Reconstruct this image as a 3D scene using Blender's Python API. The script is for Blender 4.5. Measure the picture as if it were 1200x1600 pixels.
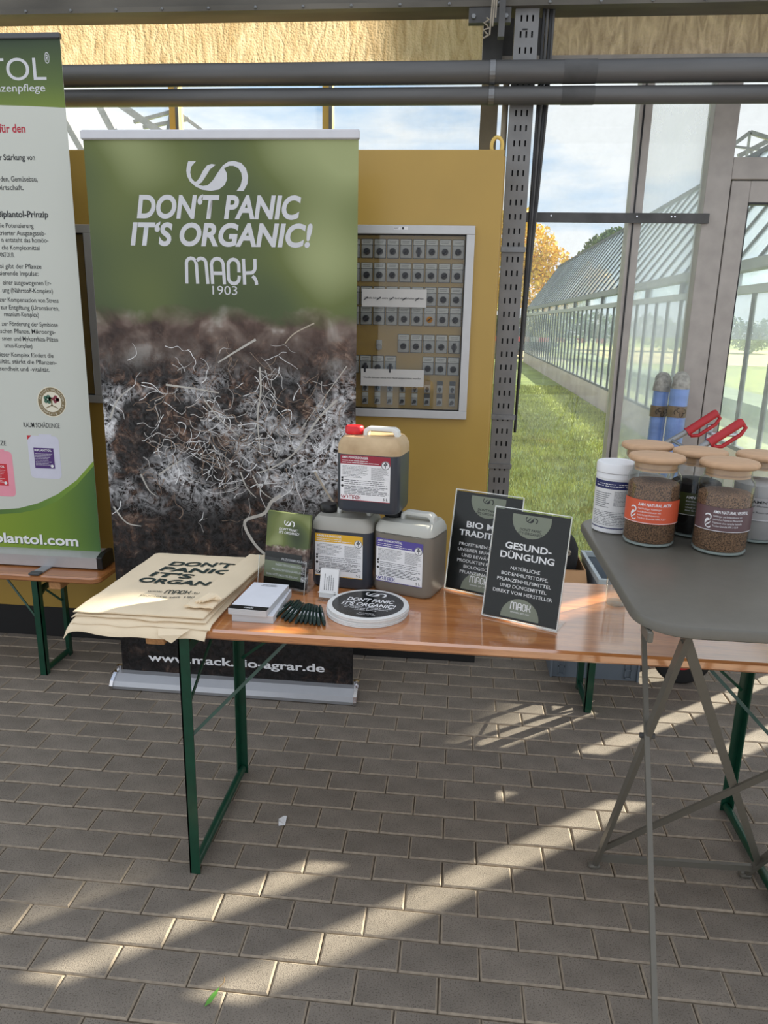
import bpy, bmesh, math, random
from mathutils import Vector, Matrix, noise
import numpy as np

for o in list(bpy.data.objects): bpy.data.objects.remove(o)
S = bpy.context.scene
COL = S.collection
rnd = random.Random(7)
R = math.radians

# ------------------------------------------------------------------ camera
cam_d = bpy.data.cameras.new('camera'); cam = bpy.data.objects.new('camera', cam_d); COL.objects.link(cam)
cam_d.sensor_fit = 'VERTICAL'; cam_d.sensor_height = 36.0; cam_d.lens = 36.0 * 1149.7 / 1600.0
cam_d.clip_end = 500; cam_d.clip_start = 0.02
_p, _r, _y = R(14.55), R(1.22), R(5.40)
_fw = Vector((-math.sin(_y) * math.cos(_p), math.cos(_y) * math.cos(_p), -math.sin(_p)))
_rt = Vector((math.cos(_y), math.sin(_y), 0)); _up = _rt.cross(_fw)
_r2 = _rt * math.cos(_r) + _up * math.sin(_r); _u2 = -_rt * math.sin(_r) + _up * math.cos(_r)
cam.matrix_world = Matrix(((_r2.x, _u2.x, -_fw.x, 0), (_r2.y, _u2.y, -_fw.y, 0), (_r2.z, _u2.z, -_fw.z, 1.547), (0, 0, 0, 1)))
S.camera = cam

# ------------------------------------------------------------------ view, sky, sun
S.view_settings.view_transform = 'Standard'; S.view_settings.look = 'None'
S.view_settings.gamma = 1.0; S.view_settings.use_curve_mapping = False
S.view_settings.exposure = 0.0
S.cycles.transparent_max_bounces = 24
S.cycles.max_bounces = 8

W = bpy.data.worlds.new('sky'); S.world = W; W.use_nodes = True
nt = W.node_tree; N = nt.nodes; L = nt.links; N.clear()
w_out = N.new('ShaderNodeOutputWorld'); w_bg = N.new('ShaderNodeBackground')
w_tc = N.new('ShaderNodeTexCoord'); w_map = N.new('ShaderNodeMapping'); w_map.inputs['Scale'].default_value = (1.6, 1.6, 6.5)
w_map.inputs['Location'].default_value = (0.35, 0.2, 0.13)
w_noise = N.new('ShaderNodeTexNoise'); w_noise.inputs['Scale'].default_value = 1.5; w_noise.inputs['Detail'].default_value = 7; w_noise.inputs['Roughness'].default_value = 0.55
w_ramp = N.new('ShaderNodeValToRGB'); w_ramp.color_ramp.elements[0].position = 0.32; w_ramp.color_ramp.elements[1].position = 0.48
w_sep = N.new('ShaderNodeSeparateXYZ')
w_grad = N.new('ShaderNodeValToRGB')
e = w_grad.color_ramp.elements; e[0].position = 0.0; e[0].color = (0.50, 0.72, 0.95, 1); e[1].position = 0.6; e[1].color = (0.16, 0.36, 0.72, 1)
w_mix = N.new('ShaderNodeMixRGB'); w_mix.inputs['Color2'].default_value = (0.95, 0.97, 1.0, 1)
L.new(w_tc.outputs['Generated'], w_map.inputs['Vector']); L.new(w_map.outputs['Vector'], w_noise.inputs['Vector'])
L.new(w_noise.outputs['Fac'], w_ramp.inputs['Fac']); L.new(w_tc.outputs['Generated'], w_sep.inputs['Vector'])
L.new(w_sep.outputs['Z'], w_grad.inputs['Fac']); L.new(w_grad.outputs['Color'], w_mix.inputs['Color1'])
L.new(w_ramp.outputs['Color'], w_mix.inputs['Fac']); L.new(w_mix.outputs['Color'], w_bg.inputs['Color'])
w_bg.inputs['Strength'].default_value = 1.12
L.new(w_bg.outputs['Background'], w_out.inputs['Surface'])

SUN_AZ, SUN_EL = R(52.0), R(27.0)          # azimuth from +Y towards +X
sun_d = bpy.data.lights.new('sun', 'SUN'); sun_d.energy = 19.0; sun_d.angle = R(0.7); sun_d.color = (1.0, 0.90, 0.74)
sun = bpy.data.objects.new('sun', sun_d); COL.objects.link(sun)
SUN_DIR = Vector((math.sin(SUN_AZ) * math.cos(SUN_EL), math.cos(SUN_AZ) * math.cos(SUN_EL), math.sin(SUN_EL)))
sun.rotation_euler = SUN_DIR.to_track_quat('Z', 'Y').to_euler()
sun.location = SUN_DIR * 30

# ------------------------------------------------------------------ materials
MATS = {}
def srgb(c):
    return tuple(((v / 255) / 12.92 if v / 255 <= 0.04045 else ((v / 255 + 0.055) / 1.055) ** 2.4) for v in c)
def mat(name, col, rough=0.5, metal=0.0, var=0.0, scale=20.0, bump=0.0, bscale=None, coat=0.0, stretch=(1, 1, 1), col2=None, spec=0.5, detail=4, contrast=(0.3, 0.7), obj_rand=0.0, emit=0.0):
    """Principled with a noise between two tones of the colour (sRGB 0-255) and optional bump."""
    if name in MATS: return MATS[name]
    m = bpy.data.materials.new(name); m.use_nodes = True; nt = m.node_tree; n = nt.nodes; l = nt.links
    b = n['Principled BSDF']; c = srgb(col)
    b.inputs['Roughness'].default_value = rough; b.inputs['Metallic'].default_value = metal
    b.inputs['Coat Weight'].default_value = coat; b.inputs['Coat Roughness'].default_value = 0.12
    b.inputs['Specular IOR Level'].default_value = spec
    tc = n.new('ShaderNodeTexCoord'); mp = n.new('ShaderNodeMapping'); mp.inputs['Scale'].default_value = stretch
    l.new(tc.outputs['Object'], mp.inputs['Vector'])
    no = n.new('ShaderNodeTexNoise'); no.inputs['Scale'].default_value = scale; no.inputs['Detail'].default_value = detail
    l.new(mp.outputs['Vector'], no.inputs['Vector'])
    rp = n.new('ShaderNodeValToRGB'); rp.color_ramp.elements[0].position = contrast[0]; rp.color_ramp.elements[1].position = contrast[1]
    v = var if var else 0.03
    ca = tuple(max(0, x * (1 - v)) for x in c); cb = tuple(min(1, x * (1 + v)) for x in c) if col2 is None else srgb(col2)
    rp.color_ramp.elements[0].color = (*ca, 1); rp.color_ramp.elements[1].color = (*cb, 1)
    l.new(no.outputs['Fac'], rp.inputs['Fac'])
    src = rp.outputs['Color']
    if obj_rand:
        oi = n.new('ShaderNodeObjectInfo'); ge = n.new('ShaderNodeNewGeometry')
        ad = n.new('ShaderNodeMath'); ad.operation = 'ADD'; l.new(oi.outputs['Random'], ad.inputs[0]); l.new(ge.outputs['Random Per Island'], ad.inputs[1])
        fr = n.new('ShaderNodeMath'); fr.operation = 'FRACT'; l.new(ad.outputs[0], fr.inputs[0])
        mr = n.new('ShaderNodeMapRange'); mr.inputs['To Min'].default_value = 1 - obj_rand; mr.inputs['To Max'].default_value = 1 + obj_rand
        l.new(fr.outputs[0], mr.inputs['Value'])
        hs = n.new('ShaderNodeHueSaturation'); l.new(mr.outputs['Result'], hs.inputs['Value']); l.new(src, hs.inputs['Color']); src = hs.outputs['Color']
    l.new(src, b.inputs['Base Color'])
    if bump:
        n2 = n.new('ShaderNodeTexNoise'); n2.inputs['Scale'].default_value = bscale or scale * 3; n2.inputs['Detail'].default_value = 5
        l.new(mp.outputs['Vector'], n2.inputs['Vector'])
        bp = n.new('ShaderNodeBump'); bp.inputs['Strength'].default_value = bump; bp.inputs['Distance'].default_value = 0.004
        l.new(n2.outputs['Fac'], bp.inputs['Height']); l.new(bp.outputs['Normal'], b.inputs['Normal'])
    MATS[name] = m; return m

def glass_mat(name, tint=(0.97, 0.985, 0.98), gloss=0.06, dirt_sheen=0.0, dirt_sheen_col=(0.8, 0.85, 0.88), dscale=6.0, rough=0.01, dlo=0.45, dhi=0.75, stretch=(1, 1, 1)):
    """thin pane: transparent, a Fresnel mirror coat and a film of dirt"""
    if name in MATS: return MATS[name]
    m = bpy.data.materials.new(name); m.use_nodes = True; nt = m.node_tree; n = nt.nodes; l = nt.links
    for x in list(n): n.remove(x)
    out = n.new('ShaderNodeOutputMaterial'); tr = n.new('ShaderNodeBsdfTransparent'); tr.inputs['Color'].default_value = (*tint, 1)
    gl = n.new('ShaderNodeBsdfGlossy'); gl.inputs['Roughness'].default_value = rough
    lw = n.new('ShaderNodeLayerWeight'); lw.inputs['Blend'].default_value = 0.5      # facing = 1 - |cos|, same from both sides
    pw = n.new('ShaderNodeMath'); pw.operation = 'POWER'; pw.inputs[1].default_value = 5.0; l.new(lw.outputs['Facing'], pw.inputs[0])
    mu = n.new('ShaderNodeMath'); mu.operation = 'MULTIPLY_ADD'; mu.inputs[1].default_value = 0.9; mu.inputs[2].default_value = gloss * 0.6
    mu.use_clamp = True; l.new(pw.outputs[0], mu.inputs[0])
    mx = n.new('ShaderNodeMixShader'); l.new(mu.outputs[0], mx.inputs[0]); l.new(tr.outputs[0], mx.inputs[1]); l.new(gl.outputs[0], mx.inputs[2])
    last = mx.outputs[0] if gloss else tr.outputs[0]
    if dirt_sheen:
        df = n.new('ShaderNodeBsdfTranslucent'); df.inputs['Color'].default_value = (*dirt_sheen_col, 1)
        d2 = n.new('ShaderNodeBsdfDiffuse'); d2.inputs['Color'].default_value = (*dirt_sheen_col, 1)
        ds = n.new('ShaderNodeAddShader'); 
        dm = n.new('ShaderNodeMixShader'); dm.inputs[0].default_value = 0.5; l.new(df.outputs[0], dm.inputs[1]); l.new(d2.outputs[0], dm.inputs[2])
        n.remove(ds)
        tc = n.new('ShaderNodeTexCoord'); mp = n.new('ShaderNodeMapping'); mp.inputs['Scale'].default_value = stretch
        no = n.new('ShaderNodeTexNoise'); no.inputs['Scale'].default_value = dscale; no.inputs['Detail'].default_value = 8; no.inputs['Roughness'].default_value = 0.65
        l.new(tc.outputs['Object'], mp.inputs['Vector']); l.new(mp.outputs['Vector'], no.inputs['Vector'])
        mr = n.new('ShaderNodeMapRange'); mr.inputs['From Min'].default_value = dlo; mr.inputs['From Max'].default_value = dhi
        mr.inputs['To Min'].default_value = dirt_sheen * 0.45; mr.inputs['To Max'].default_value = dirt_sheen
        l.new(no.outputs['Fac'], mr.inputs['Value'])
        m2 = n.new('ShaderNodeMixShader'); l.new(mr.outputs['Result'], m2.inputs[0]); l.new(last, m2.inputs[1]); l.new(dm.outputs[0], m2.inputs[2]); last = m2.outputs[0]
    l.new(last, out.inputs['Surface'])
    MATS[name] = m; return m

def grad_mat(name, stops, axis='Z', lo=0.0, hi=1.0, rough=0.45, noise_amt=0.0, nscale=3.0, coat=0.0):
    """printed colour gradient along one object axis"""
    m = bpy.data.materials.new(name); m.use_nodes = True; nt = m.node_tree; n = nt.nodes; l = nt.links
    b = n['Principled BSDF']; b.inputs['Roughness'].default_value = rough; b.inputs['Coat Weight'].default_value = coat
    tc = n.new('ShaderNodeTexCoord'); sp = n.new('ShaderNodeSeparateXYZ'); l.new(tc.outputs['Object'], sp.inputs[0])
    mr = n.new('ShaderNodeMapRange'); mr.inputs['From Min'].default_value = lo; mr.inputs['From Max'].default_value = hi; l.new(sp.outputs[axis], mr.inputs['Value'])
    src = mr.outputs['Result']
    if noise_amt:
        no = n.new('ShaderNodeTexNoise'); no.inputs['Scale'].default_value = nscale; no.inputs['Detail'].default_value = 1; l.new(tc.outputs['Object'], no.inputs['Vector'])
        ma = n.new('ShaderNodeMath'); ma.operation = 'MULTIPLY_ADD'; ma.inputs[1].default_value = noise_amt * 2; l.new(no.outputs['Fac'], ma.inputs[0])
        sb = n.new('ShaderNodeMath'); sb.operation = 'SUBTRACT'; l.new(src, sb.inputs[0]); sb.inputs[1].default_value = noise_amt
        l.new(sb.outputs[0], ma.inputs[2]); src = ma.outputs[0]
    rp = n.new('ShaderNodeValToRGB'); el = rp.color_ramp.elements
    while len(el) < len(stops): el.new(0.5)
    for k, (p, c) in enumerate(stops): el[k].position = p; el[k].color = (*srgb(c), 1)
    l.new(src, rp.inputs['Fac']); l.new(rp.outputs['Color'], b.inputs['Base Color'])
    MATS[name] = m; return m

# ------------------------------------------------------------------ mesh builder
class MB:
    def __init__(s): s.v = []; s.f = []; s.mi = []; s.cur = 0
    def add(s, vs, fs):
        o = len(s.v); s.v += [tuple(v) for v in vs]
        for f in fs: s.f.append(tuple(i + o for i in f)); s.mi.append(s.cur)
        return s
    def hexa(s, p):     # 8 points: bottom 4 ccw, top 4
        return s.add(p, [(3, 2, 1, 0), (4, 5, 6, 7), (0, 1, 5, 4), (1, 2, 6, 5), (2, 3, 7, 6), (3, 0, 4, 7)])
    def box(s, x0, x1, y0, y1, z0, z1):
        return s.hexa([(x0, y0, z0), (x1, y0, z0), (x1, y1, z0), (x0, y1, z0), (x0, y0, z1), (x1, y0, z1), (x1, y1, z1), (x0, y1, z1)])
    def cbox(s, x0, x1, y0, y1, z0, z1, b):   # box with chamfered upper and vertical edges
        def ring(i, z): 
            a0, a1, c0, c1 = x0 + i, x1 - i, y0 + i, y1 - i; k = b
            return [(a0 + k, c0, z), (a1 - k, c0, z), (a1, c0 + k, z), (a1, c1 - k, z), (a1 - k, c1, z), (a0 + k, c1, z), (a0, c1 - k, z), (a0, c0 + k, z)]
        rings = [ring(b, z0), ring(0, z0 + b), ring(0, z1 - b), ring(b, z1)]
        return s.loft(rings, True)
    def loft(s, rings, caps=True, closed=True):
        n = len(rings[0]); vs = [p for r in rings for p in r]; fs = []
        for j in range(len(rings) - 1):
            for i in range(n if closed else n - 1):
                k = (i + 1) % n; fs.append((j * n + i, j * n + k, (j + 1) * n + k, (j + 1) * n + i))
        if caps: fs.append(tuple(range(n - 1, -1, -1))); fs.append(tuple((len(rings) - 1) * n + i for i in range(n)))
        return s.add(vs, fs)
    def lathe(s, prof, c=(0, 0, 0), n=32, caps=True):
        return s.loft([[(c[0] + r * math.cos(2 * math.pi * i / n), c[1] + r * math.sin(2 * math.pi * i / n), c[2] + z) for i in range(n)] for r, z in prof], caps)
    def beam(s, a, b, w, h, up=(0, 0, 1)):
        a = Vector(a); b = Vector(b); d = (b - a).normalized(); u = Vector(up); 
        if abs(d.dot(u)) > 0.98: u = Vector((0, 1, 0))
        x = d.cross(u).normalized() * w / 2; y = x.cross(d).normalized() * h / 2
        return s.hexa([a - x - y, a + x - y, a + x + y, a - x + y, b - x - y, b + x - y, b + x + y, b - x + y])
    def tube(s, pts, r, n=12, caps=True):
        pts = [Vector(p) for p in pts]; rings = []; prev = None
        for i, p in enumerate(pts):
            d = (pts[min(i + 1, len(pts) - 1)] - pts[max(i - 1, 0)]).normalized()
            if prev is None:
                u = Vector((0, 0, 1)) if abs(d.z) < 0.9 else Vector((1, 0, 0)); x = d.cross(u).normalized()
            else: x = (prev - d * prev.dot(d)).normalized()
            prev = x; y = d.cross(x); rr = r[i] if isinstance(r, (list, tuple)) else r
            rings.append([p + x * rr * math.cos(2 * math.pi * k / n) + y * rr * math.sin(2 * math.pi * k / n) for k in range(n)])
        return s.loft(rings, caps)
    def prism(s, poly, y0, y1, M=None):    # polygon in (x,z), extruded along y
        n = len(poly); vs = [(x, y0, z) for x, z in poly] + [(x, y1, z) for x, z in poly]
        fs = [tuple(range(n)), tuple(range(2 * n - 1, n - 1, -1))] + [((i + 1) % n, i, n + i, n + (i + 1) % n) for i in range(n)]
        return s.add(vs, fs)
    def mesh(s, name, mats, smooth=False, angle=40):
        me = bpy.data.meshes.new(name); me.from_pydata(s.v, [], s.f)
        for m in (mats if isinstance(mats, (list, tuple)) else [mats]): me.materials.append(m)
        if len(me.materials) > 1: me.polygons.foreach_set('material_index', s.mi)
        bm = bmesh.new(); bm.from_mesh(me); bmesh.ops.recalc_face_normals(bm, faces=bm.faces[:])
        if smooth:
            for f in bm.faces: f.smooth = True
            for ed in bm.edges: ed.smooth = (len(ed.link_faces) != 2) or ed.calc_face_angle(0) < R(angle)
        bm.to_mesh(me); bm.free(); me.update(); return me
    def build(s, name, mats, parent=None, smooth=False, angle=40, bevel=0):
        o = link(name, s.mesh(name, mats, smooth, angle), parent)
        if bevel:
            b = o.modifiers.new('bevel', 'BEVEL'); b.width = bevel; b.segments = 2; b.limit_method = 'ANGLE'
        return o

def link(name, me, parent=None, loc=(0, 0, 0), rz=0.0):
    o = bpy.data.objects.new(name, me); COL.objects.link(o); o.location = loc; o.rotation_euler = (0, 0, rz)
    if parent is not None: o.parent = parent
    return o
def tag(o, label, cat, group=None):
    o['label'] = label; o['category'] = cat
    if group: o['group'] = group
    return o
def thing(name, label, cat, loc=(0, 0, 0), rz=0.0, group=None):
    return tag(link(name, None, None, loc, rz), label, cat, group)
def struct(o): o['kind'] = 'structure'; return o
def box(name, m, parent, *a, bevel=0): return MB().box(*a).build(name, m, parent, bevel=bevel)

def rounded(w, d, r, n=5, cx=0, cy=0):
    out = []
    for qx, qy, a0 in ((1, -1, -90), (1, 1, 0), (-1, 1, 90), (-1, -1, 180)):
        for k in range(n + 1):
            a = R(a0 + 90 * k / n); out.append((cx + qx * (w / 2 - r) + r * math.cos(a), cy + qy * (d / 2 - r) + r * math.sin(a)))
    return out

# text: real lettering as flat meshes.  frame = (origin, right, up)
def text_mesh(s, size=1.0, bold=0.0, shear=0.0, align='LEFT', spacing=1.0, line=1.0, res=2):
    cu = bpy.data.curves.new('t', 'FONT'); cu.body = s; cu.size = size; cu.offset = bold; cu.shear = shear; cu.align_x = align
    cu.resolution_u = res; cu.space_character = spacing; cu.space_line = line; cu.fill_mode = 'FRONT'
    o = bpy.data.objects.new('t', cu); COL.objects.link(o)
    dg = bpy.context.evaluated_depsgraph_get(); me = bpy.data.meshes.new_from_object(o.evaluated_get(dg))
    bpy.data.objects.remove(o); bpy.data.curves.remove(cu); return me
def text(name, s, m, parent, o, right=(1, 0, 0), up=(0, 0, 1), h=0.02, w=None, bold=0.0, shear=0.0, align='LEFT', spacing=1.0, line=1.0, warp=None):
    """h = capital height; w = wanted width (None keeps the font's)"""
    me = text_mesh(s, 1.0, bold, shear, align, spacing, line, 6 if h > .02 else 3 if h > .012 else 2)
    n = len(me.vertices); co = np.empty(n * 3); me.vertices.foreach_get('co', co); co = co.reshape(-1, 3)
    k = h / 0.73; sx = k
    if w and n: sx = w / max(1e-6, (co[:, 0].max() - co[:, 0].min()))
    rt = np.array(Vector(right).normalized()); u = np.array(Vector(up).normalized())
    P = np.array(o)[None] + co[:, :1] * sx * rt + co[:, 1:2] * k * u
    if warp: P = np.array([warp(p) for p in P])
    me.vertices.foreach_set('co', P.ravel()); me.materials.clear(); me.materials.append(m); me.update(); me.name = name
    return link(name, me, parent)
def flat(name, m, parent, polys, o=(0, 0, 0), right=(1, 0, 0), up=(0, 0, 1), warp=None):
    """flat print: list of polygons in (u,v)"""
    b = MB(); o = Vector(o); rt = Vector(right).normalized(); u = Vector(up).normalized()
    for p in polys:
        vs = [o + rt * x + u * y for x, y in p]
        if warp: vs = [Vector(warp(v)) for v in vs]
        b.add(vs, [tuple(range(len(p)))])
    me = bpy.data.meshes.new(name); me.from_pydata(b.v, [], b.f); me.materials.append(m); me.update()
    return link(name, me, parent)
SWIRL = [(148,78),(82,78),(68,115),(62,150),(66,190),(90,235),(135,272),(190,297),(265,306),(335,295),(385,260),(408,215),(408,170),(385,130),(430,112),(465,112),(505,130),(530,165),(537,210),(520,265),(485,306),(545,306),(580,250),(587,190),(570,130),(530,90),(470,75),(420,82),(375,110),(330,165),(285,225),(240,262),(200,268),(160,258),(190,240),(230,190),(265,140),(315,104),(280,98),(240,110),(205,150),(175,200),(150,230),(130,236),(105,210),(95,165),(105,120)]
def swirl(w, cx=0, cy=0):
    k = w / 525.0; return [[((x - 324) * k + cx, -(y - 190) * k + cy) for x, y in SWIRL]]
def ribbon(pts, w):
    """one mitred strip of quads along a polyline, square ends run on a little"""
    P = [Vector(p).to_2d() for p in pts]; n = len(P); L_ = []
    P[0] = P[0] - (P[1] - P[0]).normalized() * w * .02; P[-1] = P[-1] + (P[-1] - P[-2]).normalized() * w * .02
    for i in range(n):
        d0 = (P[i] - P[i - 1]).normalized() if i else (P[1] - P[0]).normalized(); d1 = (P[i + 1] - P[i]).normalized() if i < n - 1 else d0
        t_ = (d0 + d1).normalized() if (d0 + d1).length > 1e-6 else d0; nrm = Vector((-t_.y, t_.x)); k = w / 2 / max(.5, abs(nrm.dot(Vector((-d1.y, d1.x)))))
        L_.append((tuple(P[i] - nrm * k), tuple(P[i] + nrm * k)))
    return [[L_[i][0], L_[i + 1][0], L_[i + 1][1], L_[i][1]] for i in range(n - 1)]
def arc(cx, cy, r, a0, a1, n=6): return [(cx + r * math.cos(R(a0 + (a1 - a0) * i / n)), cy + r * math.sin(R(a0 + (a1 - a0) * i / n))) for i in range(n + 1)]
def mack(w, cx=0, cy=0):
    """the rounded stroke lettering m A C K, 6 units wide and 2.1 high"""
    st = []
    st.append([(0.05, 0), (0.1, 1.6)] + arc(0.5, 1.6, 0.4, 170, 20) + [(0.93, 1.5), (0.98, 0)]); st.append([(1.04, 1.74)] + arc(1.35, 1.6, 0.4, 140, 10) + [(1.85, 0)])
    st.append([(2.25, 0), (2.2, 1.5)] + arc(2.7, 1.5, 0.5, 175, 5) + [(3.25, 0)]); st.append([(2.35, 0.85), (3.08, 0.85)])
    st.append([(4.5, 0.95), (4.5, 1.45)] + arc(4.05, 1.5, 0.45, 10, 170) + [(3.6, 0.55)] + arc(4.05, 0.5, 0.45, 190, 360) + [(4.52, .68)])
    st.append([(4.95, 0), (4.9, 2.0)]); st.append([(5.06, 0.9), (5.45, 0.92)] + arc(5.4, 1.35, 0.45, -65, 0) + [(5.85, 2.0)]); st.append([(5.62, .66), (5.80, .52), (5.92, .28), (5.95, 0)])
    k = w / 6.0; return [[((x - 3) * k + cx, (y - 1) * k + cy) for x, y in q] for s_ in st for q in ribbon(s_, 0.27)]
def disc(r, cx=0, cy=0, n=28): return [(cx + r * math.cos(2 * math.pi * i / n), cy + r * math.sin(2 * math.pi * i / n)) for i in range(n)]
def rect(x0, x1, y0, y1): return [(x0, y0), (x1, y0), (x1, y1), (x0, y1)]
def dashes(x0, x1, y0, y1, rows, seed=1, h=0.35):
    """unreadable fine print: rows of word-long strokes"""
    q = random.Random(seed); out = []; st = (y1 - y0) / rows; unit = (x1 - x0) / 22
    for i in range(rows):
        y = y1 - (i + 0.5) * st; x = x0
        end = x1 - (q.random() ** 2) * (x1 - x0) * 0.35
        while x < end:
            wl = unit * q.uniform(1.0, 3.6); out.append(rect(x, min(x + wl, end), y - st * h / 2, y + st * h / 2)); x += wl + unit * 0.35
    return out

# palette -----------------------------------------------------------------
m_white_print = mat('white_print', (232, 232, 234), 0.5)
m_grey_print = mat('light_grey_lettering', (205, 206, 210), 0.55)
m_black_print = mat('black_print', (26, 28, 30), 0.5)
m_green_metal = mat('dark_green_enamel', (8, 62, 44), 0.35, 0.0, var=0.15, scale=30, coat=0.3)
m_galv = mat('galvanised_steel', (128, 130, 132), 0.42, 0.7, var=0.15, scale=25)
m_alu = mat('brushed_aluminium', (196, 198, 202), 0.32, 0.85, var=0.05, scale=40, stretch=(0.05, 1, 1))
m_alu_frame = mat('aged_aluminium_frame', (166, 160, 154), 0.5, 0.1, var=0.10, scale=14, bump=0.05)
m_darksteel = mat('dark_dusty_steel', (84, 84, 84), 0.6, 0.25, var=0.28, scale=9, bump=0.08)
m_black = mat('black_plastic', (20, 20, 22), 0.4)
m_rubber = mat('black_rubber', (22, 22, 23), 0.8, bump=0.1, scale=60)
m_yellow = mat('ochre_yellow_enamel', (178, 145, 68), 0.38, var=0.05, scale=3, coat=0.1)
m_yellow_strip = mat('yellow_painted_bar', (214, 182, 96), 0.5, var=0.06, scale=9)
m_chrome = mat('chrome', (215, 215, 218), 0.15, 1.0)

# ================================================================== STRUCTURE
# ---- paved floor: 20 x 10 cm concrete pavers in running bond
m_sand = mat('joint_sand', (104, 94, 80), 0.95, var=0.25, scale=60, bump=0.4)
def paver_mat():
    m = mat('concrete_paver', (128, 120, 110), 0.78, var=0.16, scale=9, bump=0.55, bscale=420, obj_rand=0.09, spec=0.35)
    nt = m.node_tree; n = nt.nodes; l = nt.links; b = n['Principled BSDF']
    src = b.inputs['Base Color'].links[0].from_socket
    tc = n.new('ShaderNodeTexCoord'); no = n.new('ShaderNodeTexNoise'); no.inputs['Scale'].default_value = 260; no.inputs['Detail'].default_value = 2
    l.new(tc.outputs['Object'], no.inputs['Vector'])
    rp = n.new('ShaderNodeValToRGB'); rp.color_ramp.elements[0].position = 0.30; rp.color_ramp.elements[0].color = (0.45, 0.43, 0.42, 1)
    rp.color_ramp.elements[1].position = 0.46; rp.color_ramp.elements[1].color = (1, 1, 1, 1); l.new(no.outputs['Fac'], rp.inputs['Fac'])
    mu = n.new('ShaderNodeMixRGB'); mu.blend_type = 'MULTIPLY'; mu.inputs[0].default_value = 1; l.new(src, mu.inputs[1]); l.new(rp.outputs['Color'], mu.inputs[2])
    l.new(mu.outputs[0], b.inputs['Base Color']); return m
m_paver = paver_mat()
m_paver_edge = mat('worn_paver_edge', (150, 138, 122), 0.9, var=0.22, scale=40, bump=0.4)
floor = struct(MB().box(-4.5, 4.5, -3.0, 3.78, -0.12, -0.0075).build('floor', m_sand))
PX, PY = -0.980, 1.165
def paver_mb(mb, cx, cy, z, dz=(0, 0)):
    hx, hy, ch = 0.0985, 0.0485, 0.0045
    def ring(i, zz): return [(cx - hx + i, cy - hy + i, zz), (cx + hx - i, cy - hy + i, zz), (cx + hx - i, cy + hy - i, zz), (cx - hx + i, cy + hy - i, zz)]
    r0, r1, r2 = ring(0, z - 0.02), ring(0, z - 0.0035), ring(ch, z)
    mb.cur = 1; mb.loft([r0, r1, r2], caps=False)
    mb.cur = 0; mb.add(r2, [(0, 1, 2, 3)])
pmesh = []
for v in range(3):
    b = MB(); paver_mb(b, 0, 0, 0); pmesh.append(b.mesh('paver', [m_paver, m_paver_edge]))
cands = []
C0 = Vector((0, 0, 1.547))
for r in range(-12, 26):
    for k in range(-14, 20):
        cx = PX + 0.2 * (k + (0.5 if r % 2 else 0.0)) + 0.1; cy = PY + 0.1 * r + 0.05
        if cx < -3.2 or cx > 3.2 or cy > 3.74: continue
        d = Vector((cx, cy, 0)) - C0; zc = d.dot(_fw); vis = 0.0
        if zc > 0.2:
            u = 1149.7 * d.dot(_r2) / zc; w_ = 1149.7 * d.dot(_u2) / zc
            if abs(u) < 640 and abs(w_) < 830: vis = 1.0 / zc ** 3
        cands.append((vis, cx, cy, r, k))
cands.sort(key=lambda t: -t[0])
rest = MB(); q = random.Random(3)
for i, (vis, cx, cy, r, k) in enumerate(cands):
    jz = q.uniform(-0.0012, 0.0012)
    if i < 300 and vis > 0:
        o = link('paver', pmesh[i % 3], floor, (cx + q.uniform(-.0006, .0006), cy + q.uniform(-.0006, .0006), jz))
        o.rotation_euler = (q.uniform(-.006, .006), q.uniform(-.004, .004), q.uniform(-.004, .004))
    else: paver_mb(rest, cx, cy, jz)
o = rest.build('paver_field', [m_paver, m_paver_edge], floor); o['kind'] = 'stuff'

# ---- glazed outer wall (plane Y = 3.70)
WY = 3.70
m_pane = glass_mat('window_glass', dirt_sheen=0.10, dscale=9, gloss=0.05)
m_pane_haze = glass_mat('milky_window_glass', dirt_sheen=0.42, dscale=2.2, gloss=0.05, dirt_sheen_col=(0.86, 0.91, 0.95), dlo=0.3, dhi=0.8, stretch=(1, 1, 0.5))
m_pane_door = glass_mat('dusty_door_glass', dirt_sheen=0.22, dscale=16, gloss=0.05, dirt_sheen_col=(0.82, 0.88, 0.86))
m_plinth_wall = mat('concrete_sill_wall', (120, 116, 110), 0.9, var=0.12, scale=8)
wall = struct(MB().box(-4.5, 1.06, 3.66, 3.78, -0.01, 0.30).build('wall_back', m_plinth_wall))
wall2 = struct(MB().box(1.976, 4.5, 3.66, 3.78, -0.01, 0.30).build('wall_back_right', m_plinth_wall))
def window(n, x0, x1, z0, z1, m):
    w = struct(link('window_%d' % n, None)); 
    box('pane', m, w, x0, x1, WY + 0.018, WY + 0.024, z0, z1); return w
TOPZ = 2.90
window(1, -4.4, -1.397, 0.30, 2.60, m_pane); window(2, -1.356, -0.671, 0.30, 2.60, m_pane); window(3, -0.629, 0.05, 0.30, 2.60, m_pane)
window(4, 0.125, 0.742, 0.30, 2.66, m_pane); window(5, 0.797, 1.06, 0.30, 2.66, m_pane_haze)
for k, x0, x1, m in ((1, -1.397, -1.356, m_yellow_strip), (2, -0.671, -0.629, m_yellow_strip)):
    o = struct(MB().box(x0, x1, WY - 0.02, WY + 0.05, 0.30, 2.60).build('trim_%d' % k, m))
    MB().box(x0 + 0.03, x1 + 0.004, WY - 0.024, WY - 0.02, 0.30, 2.60).build('glazing_bead', m_galv, o)
struct(MB().box(-4.5, 0.05, WY - 0.004, WY + 0.016, 2.592, 2.612).build('trim_3', mat('pale_yellow_strip', (236, 214, 150), .5)))
struct(MB().box(0.125, 4.5, WY - 0.02, WY + 0.05, 2.655, 2.69).build('trim_4', m_alu_frame))
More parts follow.
